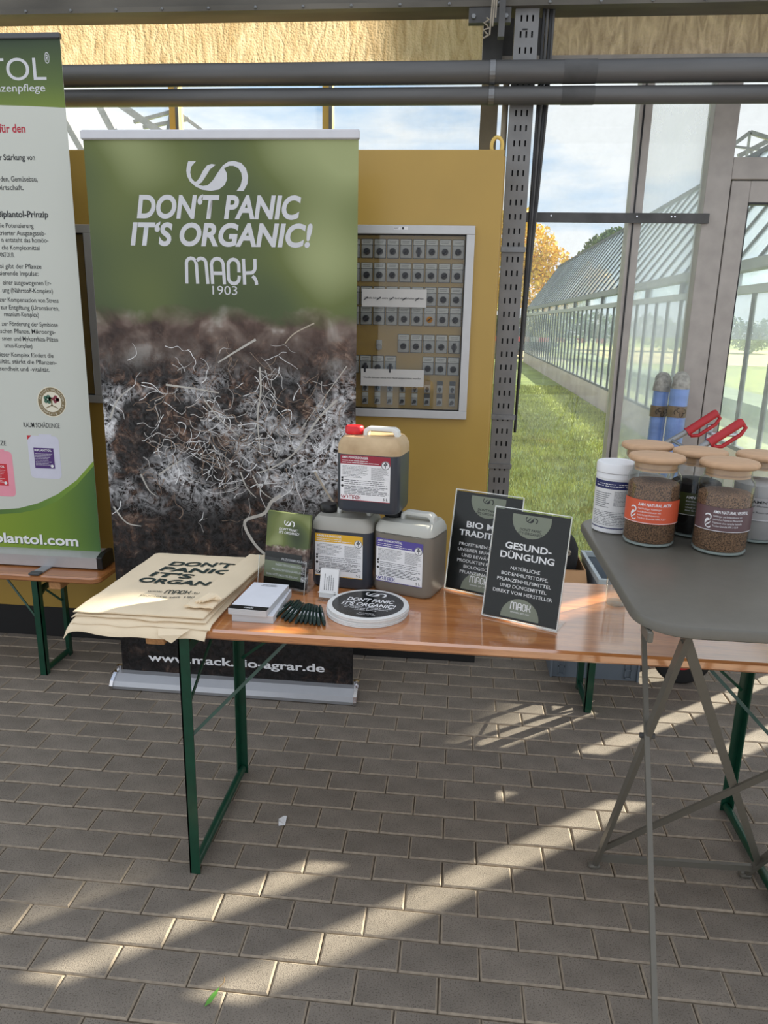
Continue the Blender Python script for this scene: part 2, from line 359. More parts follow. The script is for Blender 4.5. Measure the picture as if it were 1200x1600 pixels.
o = struct(MB().box(0.742, 0.797, WY - 0.045, WY + 0.05, 0.30, 2.66).build('trim_5', m_alu_frame))
MB().box(0.757, 0.764, WY - 0.049, WY - 0.045, 0.30, 2.66).build('groove', m_black, o)
# steel column behind the cabinet
o = struct(link('trim_6', None))
MB().box(0.05, 0.125, 3.63, 3.74, 0, 3.2).build('flange', mat('old_painted_column', (122, 112, 92), 0.7, var=0.22, scale=7, bump=0.1), o)
MB().box(0.044, 0.131, 3.626, 3.63, 2.62, 2.80).build('plate', m_darksteel, o)

# ---- door with frame and transom
dr = struct(link('door_1', None))
fr = MB(); fr.box(1.06, 1.165, WY - 0.05, WY + 0.05, 0.0, 2.66); fr.box(1.165, 1.90, WY - 0.05, WY + 0.05, 2.185, 2.275); fr.box(1.90, 1.976, WY - 0.05, WY + 0.05, 0.0, 2.66)
fr.build('door_frame', m_alu_frame, dr, bevel=0.003)
lf = MB(); lf.box(1.171, 1.252, WY - 0.045, WY + 0.02, 0.02, 2.180); lf.box(1.800, 1.894, WY - 0.045, WY + 0.02, 0.02, 2.180)
lf.box(1.252, 1.800, WY - 0.045, WY + 0.02, 2.09, 2.180); lf.box(1.252, 1.800, WY - 0.045, WY + 0.02, 0.02, 0.14)
leaf = lf.build('door_leaf', m_alu_frame, dr, bevel=0.003)
box('pane', m_pane_door, leaf, 1.252, 1.800, WY - 0.004, WY + 0.002, 0.14, 2.09)
gk = MB(); gk.box(1.252, 1.800, WY - 0.046, WY - 0.005, 2.082, 2.09); gk.box(1.252, 1.258, WY - 0.040, WY - 0.005, 0.14, 2.082); gk.build('gasket', m_black, leaf)
box('transom_pane', m_pane, dr, 1.165, 1.90, WY - 0.003, WY + 0.003, 2.275, 2.655)
hd = MB(); hd.tube([(1.215, WY - 0.045, 1.06), (1.215, WY - 0.095, 1.06), (1.235, WY - 0.1, 1.06), (1.34, WY - 0.1, 1.06)], 0.009, 10); hd.build('door_handle', m_alu, dr, smooth=True)
MB().cbox(1.200, 1.230, WY - 0.052, WY - 0.045, 0.93, 1.10, 0.003).build('lock_plate', m_alu, dr)
MB().cbox(1.210, 1.220, WY - 0.055, WY - 0.052, 0.965, 0.99, 0.002).build('keyhole', m_black, dr)

# ---- beyond the door: added unseen panels, slit so the sun falls in stripes
m_sun_mask = mat('sun_mask_panel', (150, 146, 138), 0.7, var=0.06, scale=5)
for k, (x0, x1) in enumerate(((2.185, 2.475), (2.635, 4.5))):
    struct(MB().box(x0, x1, WY + 0.012, WY + 0.03, 0.30, 2.66).build('wall_sun_mask', m_sun_mask))
window(6, 1.976, 2.175, 0.30, 2.66, m_pane); window(7, 2.475, 2.635, 0.30, 2.66, m_pane)  # added glazed slits that shape the sun stripes on the floor

# ---- translucent bubble foil above the glazing
def foil_mat(name, c, dark):
    m = bpy.data.materials.new(name); m.use_nodes = True; nt = m.node_tree; n = nt.nodes; l = nt.links
    for x in list(n): n.remove(x)
    out = n.new('ShaderNodeOutputMaterial'); tl = n.new('ShaderNodeBsdfTranslucent'); df = n.new('ShaderNodeBsdfPrincipled'); df.inputs['Roughness'].default_value = 0.35
    tc = n.new('ShaderNodeTexCoord'); mp = n.new('ShaderNodeMapping'); mp.inputs['Scale'].default_value = (9, 9, 2.2); mp.inputs['Rotation'].default_value = (0, 0.25, 0)
    l.new(tc.outputs['Object'], mp.inputs['Vector'])
    no = n.new('ShaderNodeTexNoise'); no.inputs['Scale'].default_value = 2.4; no.inputs['Detail'].default_value = 7; no.inputs['Distortion'].default_value = 1.6; l.new(mp.outputs['Vector'], no.inputs['Vector'])
    vo = n.new('ShaderNodeTexVoronoi'); vo.inputs['Scale'].default_value = 110; l.new(tc.outputs['Object'], vo.inputs['Vector'])
    rp = n.new('ShaderNodeValToRGB'); rp.color_ramp.elements[0].position = 0.3; rp.color_ramp.elements[1].position = 0.72
    rp.color_ramp.elements[0].color = (*srgb(dark), 1); rp.color_ramp.elements[1].color = (*srgb(c), 1); l.new(no.outputs['Fac'], rp.inputs['Fac'])
    l.new(rp.outputs['Color'], tl.inputs['Color']); l.new(rp.outputs['Color'], df.inputs['Base Color'])
    ad = n.new('ShaderNodeMath'); ad.operation = 'MULTIPLY_ADD'; ad.inputs[1].default_value = 0.25; l.new(vo.outputs['Distance'], ad.inputs[0]); l.new(no.outputs['Fac'], ad.inputs[2])
    bp = n.new('ShaderNodeBump'); bp.inputs['Strength'].default_value = 0.7; bp.inputs['Distance'].default_value = 0.02; l.new(ad.outputs[0], bp.inputs['Height'])
    l.new(bp.outputs['Normal'], tl.inputs['Normal']); l.new(bp.outputs['Normal'], df.inputs['Normal'])
    mx = n.new('ShaderNodeMixShader'); mx.inputs[0].default_value = 0.55; l.new(tl.outputs[0], mx.inputs[1]); l.new(df.outputs[0], mx.inputs[2]); l.new(mx.outputs[0], out.inputs['Surface'])
    MATS[name] = m; return m
m_foil = foil_mat('tan_bubble_foil', (214, 194, 160), (170, 146, 108))
m_foil2 = foil_mat('greyer_bubble_foil', (214, 190, 160), (150, 128, 104))
def foil(x0, x1, z0, z1, m, label):
    b = MB(); nx, nz = 60, 8; vs = []; fs = []
    for j in range(nz + 1):
        for i in range(nx + 1):
            x = x0 + (x1 - x0) * i / nx; z = z0 + (z1 - z0) * j / nz
            vs.append((x, WY + 0.03 + 0.016 * noise.noise(Vector((x * 5, 0, z * 7))), z))
    for j in range(nz):
        for i in range(nx): a = j * (nx + 1) + i; fs.append((a, a + 1, a + nx + 2, a + nx + 1))
    b.add(vs, fs); return tag(b.build('insulation_foil', m, None, smooth=True, angle=180), label, 'foil')
foil(-4.4, 0.045, 2.612, 3.02, m_foil, 'wide tan crinkled bubble foil sheet above the yellow cabinet')
foil(0.30, 4.4, 2.69, 3.02, m_foil2, 'greyish crinkled bubble foil sheet at the top right above the door')
gp = tag(MB().box(0.131, 0.30, WY + 0.0, WY + 0.02, 2.69, 3.0).build('gap_board', m_darksteel), 'dark dusty board between the two foil sheets behind the cable tray', 'board')

# ---- top beam
bm_ = MB(); bm_.box(-4.5, 4.5, 3.44, 3.58, 2.800, 3.02); bm_.box(-4.5, 4.5, 3.40, 3.44, 2.782, 2.802)
beam = struct(bm_.build('trim_7', mat('grimy_beam', (96, 92, 84), 0.7, 0.1, var=0.35, scale=6, bump=0.15, stretch=(0.3, 1, 1))))
for k in range(24):
    MB().lathe([(0.006, 0), (0.006, 0.006), (0.002, 0.009)], (0, 0, 0), 8).build('bolt', m_galv, beam)
    o = bpy.data.objects[beam.children[-1].name]; o.location = (-2.3 + k * 0.2, 3.402, 2.792); o.rotation_euler = (R(90), 0, 0)

# ---- two heating pipes with hanger straps
m_pipe = mat('dark_grey_pipe', (92, 92, 92), 0.5, 0.35, var=0.30, scale=5, stretch=(0.25, 2, 2), bump=0.05)
def pipe(y, z, r, label):
    t = thing('heating_pipe', label, 'pipe', (0, 0, 0))
    MB().tube([(-4.4, y, z), (4.4, y, z)], r, 24).build('pipe_run', m_pipe, t, smooth=True)
    MB().tube([(0.37, y, z), (0.50, y, z)], r + 0.0012, 24).build('pipe_sleeve', m_darksteel, t, smooth=True)
    st = MB(); n = 14
    prof = [(y + (r + 0.003) * math.cos(R(a)), z + (r + 0.003) * math.sin(R(a))) for a in np.linspace(60, 300, n)]
    st.add([(0.075 + dx, py, pz) for py, pz in prof for dx in (0, 0.022)], [(2 * i, 2 * i + 1, 2 * i + 3, 2 * i + 2) for i in range(n - 1)])
    st.build('hanger_strap', m_galv, t); return t
pipe(3.375, 2.536, 0.043, 'upper and thicker of the two dark grey horizontal heating pipes')
pipe(3.385, 2.452, 0.034, 'lower and thinner dark grey horizontal heating pipe just above the banner')

# ---- flat steel rail across the window
t = thing('steel_rail', 'flat dark steel rail screwed across the window between cable tray and door', 'rail', (0, 0, 0))
MB().box(0.262, 1.085, 3.630, 3.642, 1.998, 2.040).build('rail_bar', m_darksteel, t)
for x in (0.39, 0.77, 0.92, 0.935):
    o = MB().lathe([(0.005, 0), (0.004, 0.003)], (0, 0, 0), 8).build('screw_head', m_chrome, t); o.location = (x, 3.629, 2.025); o.rotation_euler = (R(90), 0, 0)

# ---- perforated cable tray standing in front of the glazing
m_tray = mat('galvanised_tray', (124, 124, 124), 0.5, 0.15, var=0.12, scale=12)
t = thing('cable_tray', 'tall perforated grey steel cable tray running up the window beside the yellow cabinet', 'cable tray', (0, 0, 0))
x0, x1, yf = 0.170, 0.262, 3.43
b = MB(); pitch = 0.058; zz = 0.05
cols = [x0, x0 + .020, x0 + .027, x0 + .043, x0 + .050, x0 + .066, x0 + .073, x1]
k = 0
while zz < 3.05:
    for j, (za, zb) in enumerate(((zz, zz + pitch * .3), (zz + pitch * .3, zz + pitch * .7), (zz + pitch * .7, zz + pitch))):
        for i in range(7):
            if j == 1 and i in (1, 3, 5): continue
            b.add([(cols[i], yf, za), (cols[i + 1], yf, za), (cols[i + 1], yf, zb), (cols[i], yf, zb)], [(0, 1, 2, 3)])
    zz += pitch
b.build('perforated_face', m_tray, t)
sd = MB(); sd.box(x0 - .002, x0, yf, yf + .06, .05, 3.05); sd.box(x1, x1 + .002, yf, yf + .06, .05, 3.05); sd.build('side_flange', m_tray, t)
MB().box(x0, x1, yf + .030, yf + .034, .05, 3.05).build('tray_back', m_black, t)
for z, e2 in ((0.90, 0), (1.13, .003), (1.86, 0)):
    MB().box(x0 - .006, x1 + .008 + e2, yf - .008, yf + .02, z - .011, z + .011).build('clip_band', m_galv, t)
MB().box(x0 + .03, x0 + .05, yf - .004, yf, 2.705, 2.709).build('joint', m_black, t)
t2 = thing('cable_bundle', 'bundle of dark grey cables climbing beside the cable tray', 'cable', (0, 0, 0))
for i, (dx, dy, mm) in enumerate(((0.012, -.002, m_black), (0.023, .006, m_darksteel), (0.034, .012, m_black), (0.043, .02, m_darksteel))):
    MB().tube([(x1 + .008 + dx * .5, yf + .01 + dy, 1.06 + .2 * i), (x1 + .008 + dx * .75, yf + .01 + dy, 1.9), (x1 + .006 + dx * 1.25, yf + .01 + dy, 2.45), (x1 + .006 + dx * 1.3, yf + .01 + dy, 3.02)], 0.0065, 8).build('cable', mm, t2, smooth=True)
t3 = thing('conduit_pipe', 'thin weathered conduit pipe on the left side of the cable tray', 'pipe', (0, 0, 0))
MB().tube([(x0 - .024, 3.48, 0.05), (x0 - .020, 3.48, 2.52)], 0.0135, 12).build('conduit', mat('weathered_conduit', (140, 132, 116), 0.6, var=0.2, scale=12), t3, smooth=True)
MB().box(x0 - .045, x0 - .006, 3.455, 3.463, 1.855, 1.92).build('wall_clip', m_darksteel, t3)
# dusty cords hanging at the top of the column
t4 = thing('hanging_cord', 'dusty knotted cords hanging in front of the steel column at the top', 'cord', (0, 0, 0))
m_cord = mat('dusty_cord', (150, 142, 128), 0.9)
for k in range(3):
    MB().tube([(0.070 + .010 * k, 3.345, 2.93), (0.072 + .008 * k, 3.34, 2.80), (0.066 + .010 * k, 3.342, 2.66 + .03 * k)], 0.0035, 6).build('strand', m_cord, t4, smooth=True)
kn = [(0.052 + .012 * math.sin(i * 2.1), 3.338 + .005 * math.cos(i * 3.), 2.72 - i * .009) for i in range(9)]
MB().tube(kn, 0.0035, 6).build('knot', m_cord, t4, smooth=True)
t5 = thing('clamp_bracket', 'dark steel clamp bracket under the top beam beside the cords', 'bracket', (0, 0, 0))
b = MB(); b.box(-.02, .15, 3.405, 3.438, 2.725, 2.780); b.box(.10, .125, 3.36, 3.398, 2.66, 2.92); b.build('clamp_body', m_darksteel, t5)
for x in (.0, .13): o = MB().lathe([(0.009, 0), (0.009, 0.012)], (0, 0, 0), 6).build('nut', m_galv, t5); o.location = (x, 3.403, 2.745); o.rotation_euler = (R(90), 0, 0)

# ================================================================== YELLOW CONTROL CABINET
cab = thing('control_cabinet', 'long ochre yellow control cabinet with switch windows behind the banners', 'cabinet', (0, 0, 0))
CY = 3.20; CX1 = 0.146
b = MB(); b.box(-3.4, CX1, CY, 3.45, 0.155, 2.212); b.build('body', m_yellow, cab, bevel=0.004)
box('plinth', mat('black_plinth', (24, 24, 25), 0.6), cab, -3.39, CX1 - .006, CY + .004, 3.44, 0.0, 0.155)
box('door_edge', m_yellow, cab, CX1, CX1 + .006, CY + .012, CY + .05, 0.17, 2.19)
eye = MB(); eye.tube([(0.118 + .022 * math.cos(R(a)), 3.30, 2.245 + .033 * math.sin(R(a))) for a in range(-50, 231, 20)], 0.0075, 10)
eye.lathe([(0.016, 2.212), (0.016, 2.222), (0.010, 2.226)], (0.118, 3.30, 0), 16); eye.build('lifting_eye', m_yellow_strip, cab, smooth=True)
MB().tube([(0.03, 3.27, 2.215), (0.05, 3.26, 2.220), (0.08, 3.275, 2.216), (0.10, 3.28, 2.224)], 0.004, 6).build('string', m_cord, cab, smooth=True)
m_cabglass = glass_mat('cabinet_window_glass', tint=(0.86, 0.86, 0.85), gloss=0.055, dirt_sheen=0.05, dscale=14)
m_swgrey = mat('grey_switch_plate', (176, 178, 176), 0.45, var=0.06)
m_swlabel = mat('pale_label_plate', (206, 208, 204), 0.5, var=0.05)
m_knob = mat('dark_knob', (34, 36, 42), 0.35)
m_amber = mat('amber_knob', (226, 152, 42), 0.3)
m_recess = mat('cabinet_inner_plate', (186, 152, 68), 0.5, var=0.05)
def cab_window(xl, xr, zb, zt):
    w = 0.034; fr = MB()
    for a in ((xl, xr, zt - w, zt), (xl, xr, zb, zb + w), (xl, xl + w, zb + w, zt - w), (xr - w, xr, zb + w, zt - w)):
        fr.box(a[0], a[1], CY - .030, CY, a[2], a[3])
    f = fr.build('window_frame', mat('cabinet_window_frame', (190, 190, 190), 0.4, 0.4), cab, bevel=0.002)
    inner = MB(); g = 0.004
    for a in ((xl + w, xr - w, zt - w - g, zt - w), (xl + w, xr - w, zb + w, zb + w + g), (xl + w, xl + w + g, zb + w, zt - w), (xr - w - g, xr - w, zb + w, zt - w)):
        inner.box(a[0], a[1], CY - .024, CY - .0005, a[2], a[3])
    inner.build('gasket', m_black, f)
    box('window_glass', m_cabglass, f, xl + w, xr - w, CY - .024, CY - .021, zb + w, zt - w)
    return f
f1 = cab_window(-0.80, 0.045, 1.145, 1.925)
f2 = cab_window(-2.40, -1.573, 1.165, 1.916)
for dx in (0.0, 0.03):
    flat('sticker', m_white_print, f1, [rect(0, 0.028, 0, 0.013)], (-0.285 + dx, CY - .0306, 1.906))
flat('sticker_print', m_black_print, f1, dashes(0.002, 0.026, 0.002, 0.012, 3, 5) + [rect(0.034, 0.042, .002, .011)], (-0.285, CY - .0309, 1.906))

b = MB(); b.cbox(-.0225, .0225, -.007, 0, -.0245, .0245, .002); sw_plate = b.mesh('switch', m_swgrey)
b = MB(); b.cbox(-.0245, .0245, -.0035, 0, -.0262, .0502, .001); sw_border = b.mesh('switch_border', m_knob)
b = MB(); b.cbox(-.0225, .0225, -.006, 0, -.0105, .0105, .001); sw_label = b.mesh('label_plate', m_swlabel)
def knob_mesh(m):
    b = MB(); b.lathe([(.0135, .0), (.0135, .006), (.012, .010), (.012, .013)], (0, 0, 0), 18); b.cur = 1; b.hexa([(-.0022, -.011, .013), (.0022, -.011, .013), (.0022, .011, .013), (-.0022, .011, .013), (-.0015, -.010, .018), (.0015, -.010, .018), (.0015, .010, .018), (-.0015, .010, .018)])
    return b.mesh('knob', [m, m_knob])
kn_dark = knob_mesh(m_knob); kn_amber = knob_mesh(m_amber)
b = MB(); b.lathe([(.0125, 0), (.0125, .008)], (0, 0, 0), 16); b.hexa([(-.005, -.020, .004), (.005, -.020, .004), (.007, .018, .004), (-.007, .018, .004), (-.004, -.020, .016), (.004, -.020, .016), (.005, .012, .016), (-.005, .012, .016)]); kn_lever = b.mesh('lever', m_knob)
fp = MB(); 
for r_ in dashes(-.016, .016, -.006, .006, 2, 4, .3): fp.add([(x, -.0063, z) for x, z in r_], [(0, 1, 2, 3)])
lab_print = bpy.data.meshes.new('label_print'); lab_print.from_pydata(fp.v, [], fp.f); lab_print.materials.append(mat('grey_fine_print', (90, 92, 96), 0.6))
def sw(col, z, kind='dark'):
    x = -0.395 + 0.0536 * col
    o = link('switch', sw_plate, cab, (x, CY - .0005 - .0035, z))
    link('switch_border', sw_border, o, (0, .0035, 0))
    lb = link('label_plate', sw_label, o, (0, 0, 0.0370)); link('label_print', lab_print, o, (0, -.0002, 0.0370))
    k = link('knob', {'dark': kn_dark, 'amber': kn_amber, 'lever': kn_lever}[kind], o, (0, -.007, 0)); k.rotation_euler = (R(90), R({'lever': 0}.get(kind, 55 + rnd.uniform(-4, 4))), 0)
for c in range(-2, 8): sw(c, 1.824, 'lever' if c == 4 else 'dark')
for c in range(-3, 8): sw(c, 1.731)
for c in (-3, -2, -1, 0, 1, 2, 3, 4, 5, 6, 7): sw(c, 1.637)
for c in range(-2, 8): sw(c, 1.556, 'amber' if c == 5 else 'dark')
for c in (-1.3, 3, 4, 5, 6): sw(c, 1.445)
sw(7, 1.445, 'lever')
for c in (-2, -1, 0, 1, 2, 5, 6, 7): sw(c, 1.354, 'lever' if c in (0, 2) else 'dark')
# push button
o = link('push_button', MB().cbox(-.012, .012, -.005, 0, -.012, .026, .001).mesh('push_button', m_swgrey), cab, (-0.338, CY - .0005, 1.443))
k = link('button_cap', MB().lathe([(.0125, 0), (.0125, .008), (.010, .011)], (0, 0, 0), 18).mesh('button_cap', mat('grey_button', (150, 152, 154), .4), True), o, (0, -.004, -.004)); k.rotation_euler = (R(90), 0, 0)
# two rows of small toggles at the bottom
b = MB(); b.cbox(-.0125, .0125, -.006, 0, -.0165, .0165, .001); tg_plate = b.mesh('toggle_plate', m_swgrey)
b = MB(); b.cbox(-.0125, .0125, -.006, 0, -.009, .009, .001); tg_lab = b.mesh('toggle_label', m_swlabel); tg_lab2 = b.mesh('toggle_label', m_knob)
b = MB(); b.lathe([(.008, 0), (.008, .006)], (0, 0, 0), 12); b.hexa([(-.0035, -.013, .005), (.0035, -.013, .005), (.0035, .008, .005), (-.0035, .008, .005), (-.002, -.012, .013), (.002, -.012, .013), (.002, .004, .013), (-.002, .004, .013)]); tg_lev = b.mesh('toggle_lever', m_knob)
for c in range(-2, 8):
    for z, tilt in ((1.268, 0), (1.213, 45)):
        o = link('toggle_switch', tg_plate, cab, (-0.395 + 0.0536 * c, CY - .0005, z)); link('toggle_label', tg_lab2 if c >= 5 else tg_lab, o, (0, 0, .0262))
        k = link('toggle_lever', tg_lev, o, (0, -.006, 0)); k.rotation_euler = (R(90), R(tilt), 0)
# two paper strips taped on the glass
for z, c in ((1.640, (196, 194, 190)), (1.313, (206, 194, 188))):
    p = MB().box(-0.412, -0.142, CY - .0265, CY - .0255, z - .036, z + .036).build('paper_strip', mat('strip_paper_%d' % c[1], c, .5), cab)
    text('strip_print', 'Ventile können extra von Hand eingeschaltet werden', m_black_print, p, (-0.400, CY - .0269, z - .004), h=.0075, w=.246, bold=.012)

# ================================================================== ROLL-UP BANNERS
def soil_banner_mat(name, x0, x1, zs, zfade, sc=1.0):
    """photo print: blurred green above, crumbly dark soil with white fungal threads below"""
    m = bpy.data.materials.new(name); m.use_nodes = True; nt = m.node_tree; n = nt.nodes; l = nt.links
    b = n['Principled BSDF']; b.inputs['Roughness'].default_value = 0.55; b.inputs['Specular IOR Level'].default_value = 0.3
    tc = n.new('ShaderNodeTexCoord'); OB = tc.outputs['Object']
    sp = n.new('ShaderNodeSeparateXYZ'); l.new(OB, sp.inputs[0])
    def noi(s, det=4, dist=0.0, rough=0.5, off=(0, 0, 0), st=(1, 1, 1)):
        mp = n.new('ShaderNodeMapping'); mp.inputs['Location'].default_value = off; mp.inputs['Scale'].default_value = st; l.new(OB, mp.inputs['Vector'])
        q = n.new('ShaderNodeTexNoise'); q.inputs['Scale'].default_value = s * sc; q.inputs['Detail'].default_value = det; q.inputs['Distortion'].default_value = dist; q.inputs['Roughness'].default_value = rough
        l.new(mp.outputs['Vector'], q.inputs['Vector']); return q.outputs['Fac']
    def ramp(src, st):
        r = n.new('ShaderNodeValToRGB'); el = r.color_ramp.elements
        while len(el) < len(st): el.new(.5)
        for k, (p, c) in enumerate(st): el[k].position = p; el[k].color = (*srgb(c), 1) if len(c) == 3 else c
        l.new(src, r.inputs['Fac']); return r.outputs['Color']
    def mth(op, a, bb=None, c=None, clamp=False):
        q = n.new('ShaderNodeMath'); q.operation = op; q.use_clamp = clamp
        for i, v in enumerate((a, bb, c)):
            if v is None: continue
            if isinstance(v, (int, float)): q.inputs[i].default_value = v
            else: l.new(v, q.inputs[i])
        return q.outputs[0]
    def mix(f, a, c, mode='MIX'):
        q = n.new('ShaderNodeMixRGB'); q.blend_type = mode
        for i, v in enumerate((f, a, c)):
            if isinstance(v, (int, float)): q.inputs[i].default_value = v
            elif isinstance(v, tuple): q.inputs[i].default_value = (*srgb(v), 1)
            else: l.new(v, q.inputs[i])
        return q.outputs[0]
    z = sp.outputs['Z']; x = sp.outputs['X']
    green = ramp(noi(1.7, 1, 0, .4, (2.3, 0, 1.1)), [(.30, (62, 72, 52)), (.46, (84, 96, 62)), (.58, (104, 114, 66)), (.72, (158, 166, 118))])
    # soil colours, blurred near the horizon and crisp below it
    soft = ramp(noi(9, 3, .4, .5), [(.30, (52, 40, 36)), (.45, (92, 74, 66)), (.58, (132, 116, 106)), (.72, (190, 182, 174))])
    crisp = ramp(noi(17, 9, .8, .72), [(.32, (10, 9, 9)), (.46, (26, 20, 18)), (.54, (70, 53, 45)), (.62, (132, 108, 94)), (.72, (222, 212, 202))])
    blotch = ramp(noi(3.6, 3, .4, .55, (5, 0, 3)), [(.40, (36, 31, 29)), (.60, (255, 244, 232))])
    crisp = mix(.85, crisp, blotch, 'MULTIPLY')
    crisp = mix(.45, crisp, ramp(noi(60, 4, 0, .7), [(.42, (70, 60, 55)), (.68, (235, 222, 212))]), 'OVERLAY')
    def threads(s, wdt, dist, off, amt):
        nn = noi(s, 3, dist, .55, off); d = mth('ABSOLUTE', mth('SUBTRACT', nn, .5)); return mth('MULTIPLY', mth('SUBTRACT', 1.0, mth('DIVIDE', d, wdt), None, True), amt)
    th = mth('MAXIMUM', mth('MAXIMUM', threads(6, .016, 1.4, (1, 0, 2), .9), threads(11, .02, 1.8, (4, 0, 7), .85)), threads(20, .03, 1.2, (8, 0, 1), .6))
    dens = mth('SUBTRACT', 1.0, mth('ABSOLUTE', mth('DIVIDE', mth('SUBTRACT', z, zs - .50 / sc), .33 / sc)), None, True)
    dn = mth('MULTIPLY', dens, mth('MULTIPLY', mth('SUBTRACT', noi(3.0, 4, .8, .55, (3, 0, 9)), .43), 8.0, None, True), None, True)
    web = mth('MULTIPLY', mth('MAXIMUM', th, mth('MULTIPLY', mth('SUBTRACT', noi(22, 7, 1.8, .64, (6, 0, 2)), .45), 6.0, None, True)), mth('ADD', mth('MULTIPLY', dn, 1.5), .05), None, True)
    crisp = mix(web, crisp, (226, 226, 228))
    low = mth('DIVIDE', mth('SUBTRACT', zs - .80 / sc, z), .25 / sc, None, True)
    crisp = mix(mth('MULTIPLY', low, .62), crisp, (16, 14, 14))
    fz = mth('DIVIDE', mth('SUBTRACT', zs - .04 / sc, z), .22 / sc, None, True)
    soil = mix(fz, soft, crisp)
    edge = mth('ADD', zs, mth('MULTIPLY', mth('SUBTRACT', noi(5, 4, .5, .55, (7, 0, 5)), .5), .20 / sc))
    k = mth('DIVIDE', mth('SUBTRACT', edge, z), zfade, None, True)
    l.new(mix(k, green, soil), b.inputs['Base Color'])
    return m
BY = 2.80
ban = thing('roll_up_banner', 'tall green roll-up banner with a soil photo and DON\'T PANIC slogan, standing on the floor', 'banner', (-1.39, BY, 0))
BX0, BX1 = 0.0, 1.008
m_soil = soil_banner_mat('soil_photo_print', 0, 1, 1.58, .07)
pn = MB(); nseg = 12
pn.loft([[(BX0, -.0006, zz), (BX1, -.0006, zz), (BX1, .0006, zz), (BX0, .0006, zz)] for zz in np.linspace(0.055, 2.165, nseg)]); panel = pn.build('panel', m_soil, ban)
MB().cbox(BX0 - .006, BX1 + .004, -.012, .010, 2.160, 2.192, .004).build('top_rail', mat('silver_rail', (206, 206, 210), .4, .3), ban)
cs = MB(); prof = [(-.075, .004), (-.078, .018), (-.066, .036), (-.03, .056), (.03, .060), (.055, .04), (.055, .004)]
cs.loft([[(xx, py, pz) for py, pz in prof] for xx in (BX0 - .012, BX1 + .012)]); cas = cs.build('cassette', mat('silver_cassette', (176, 178, 182), .38, .5), ban, smooth=True, angle=25)
for s_, xx in ((-1, BX0 - .012), (1, BX1 + .012)):
    e_ = MB(); e_.loft([[(xx + s_ * d_, py * 1.06, pz * 1.08) for py, pz in prof] for d_ in (0, .014)]); e_.build('end_cap', m_chrome, ban)
    MB().lathe([(.012, 0), (.012, .02), (.004, .024)], (xx + s_ * .004, .0, .058), 12).build('end_knob', m_chrome, ban, smooth=True)
fx = BX0 + .008
ly = -.0012
flat('swirl_logo', m_grey_print, panel, swirl(.228, 0.495, 2.041), (0, ly, 0))
text('slogan', "DON‘T PANIC", m_grey_print, panel, (.182, ly, 1.899), h=.079, w=.617, bold=.034, shear=.20)
text('slogan', "IT‘S ORGANIC!", m_grey_print, panel, (.151, ly, 1.804), h=.079, w=.689, bold=.034, shear=.20)
flat('maker_lettering', m_grey_print, panel, mack(.272, .498, 1.713), (0, ly, 0))
text('year', '1903', m_grey_print, panel, (.451, ly, 1.630), h=.033, w=.095)
text('web_address', 'www.mack.bio-agrar.de', m_white_print, panel, (.121, ly, .108), h=.037, w=.769, bold=.022)
# thick printed roots (traced strands of the photo print)
m_rootp = mat('printed_white_root', (184, 180, 172), .6, var=.15, scale=30)
m_rootp2 = mat('printed_tan_root', (176, 164, 146), .6, var=.2, scale=30)
def strand(pts, w0, w1):
    # smooth polyline in banner (x,z) -> ribbon polygons
    P = []
    for i in range(len(pts) - 1):
        p0 = pts[max(i - 1, 0)]; p1 = pts[i]; p2 = pts[i + 1]; p3 = pts[min(i + 2, len(pts) - 1)]
        for t_ in np.linspace(0, 1, 6, endpoint=False):
            P.append(tuple(.5 * ((2 * p1[a]) + (-p0[a] + p2[a]) * t_ + (2 * p0[a] - 5 * p1[a] + 4 * p2[a] - p3[a]) * t_ ** 2 + (-p0[a] + 3 * p1[a] - 3 * p2[a] + p3[a]) * t_ ** 3) for a in (0, 1)))
    P.append(pts[-1]); out = []; prev = None
    for i, p in enumerate(P):
        d = Vector((P[min(i + 1, len(P) - 1)][0] - P[max(i - 1, 0)][0], P[min(i + 1, len(P) - 1)][1] - P[max(i - 1, 0)][1])).normalized()
        w = (w0 + (w1 - w0) * i / len(P)) / 2; a = (p[0] - d.y * w, p[1] + d.x * w); c = (p[0] + d.y * w, p[1] - d.x * w)
        if prev: out.append([prev[0], prev[1], c, a])
        prev = (a, c)
    return out
def bpx(x, y):      # coordinates read off the print, 1 unit = 1 photo pixel -> banner plane metres
    return ((x - 155) / 1000 * 2.495 * (1.0), 1.585 - (y - 480) / 1000 * 2.57)
big = [([(440, 760), (425, 770), (412, 790), (380, 805), (395, 840), (425, 870), (432, 900), (420, 930), (405, 965)], 11, 8), ([(430, 910), (450, 935), (475, 965)], 7, 5),
       ([(410, 565), (411, 600), (405, 640), (408, 690)], 6, 4), ([(530, 610), (500, 640), (465, 690), (430, 715), (405, 725)], 7, 4), ([(545, 560), (500, 620), (470, 660)], 3, 2),
       ([(495, 720), (520, 760), (550, 800)], 7, 5), ([(165, 650), (180, 620), (205, 600)], 6, 3), ([(320, 615), (345, 645), (375, 670)], 5, 2), ([(375, 725), (385, 750), (400, 765)], 5, 2),
       ([(395, 730), (410, 755), (425, 765)], 5, 2), ([(240, 735), (262, 720), (280, 710)], 5, 3), ([(210, 735), (222, 760), (235, 770)], 6, 2), ([(405, 525), (370, 545), (345, 560)], 7, 4),
       ([(260, 595), (310, 600), (345, 605)], 6, 3), ([(420, 795), (440, 805), (450, 830)], 3, 3), ([(495, 500), (465, 515), (450, 530)], 4, 3), ([(160, 790), (180, 815), (205, 820)], 6, 3)]
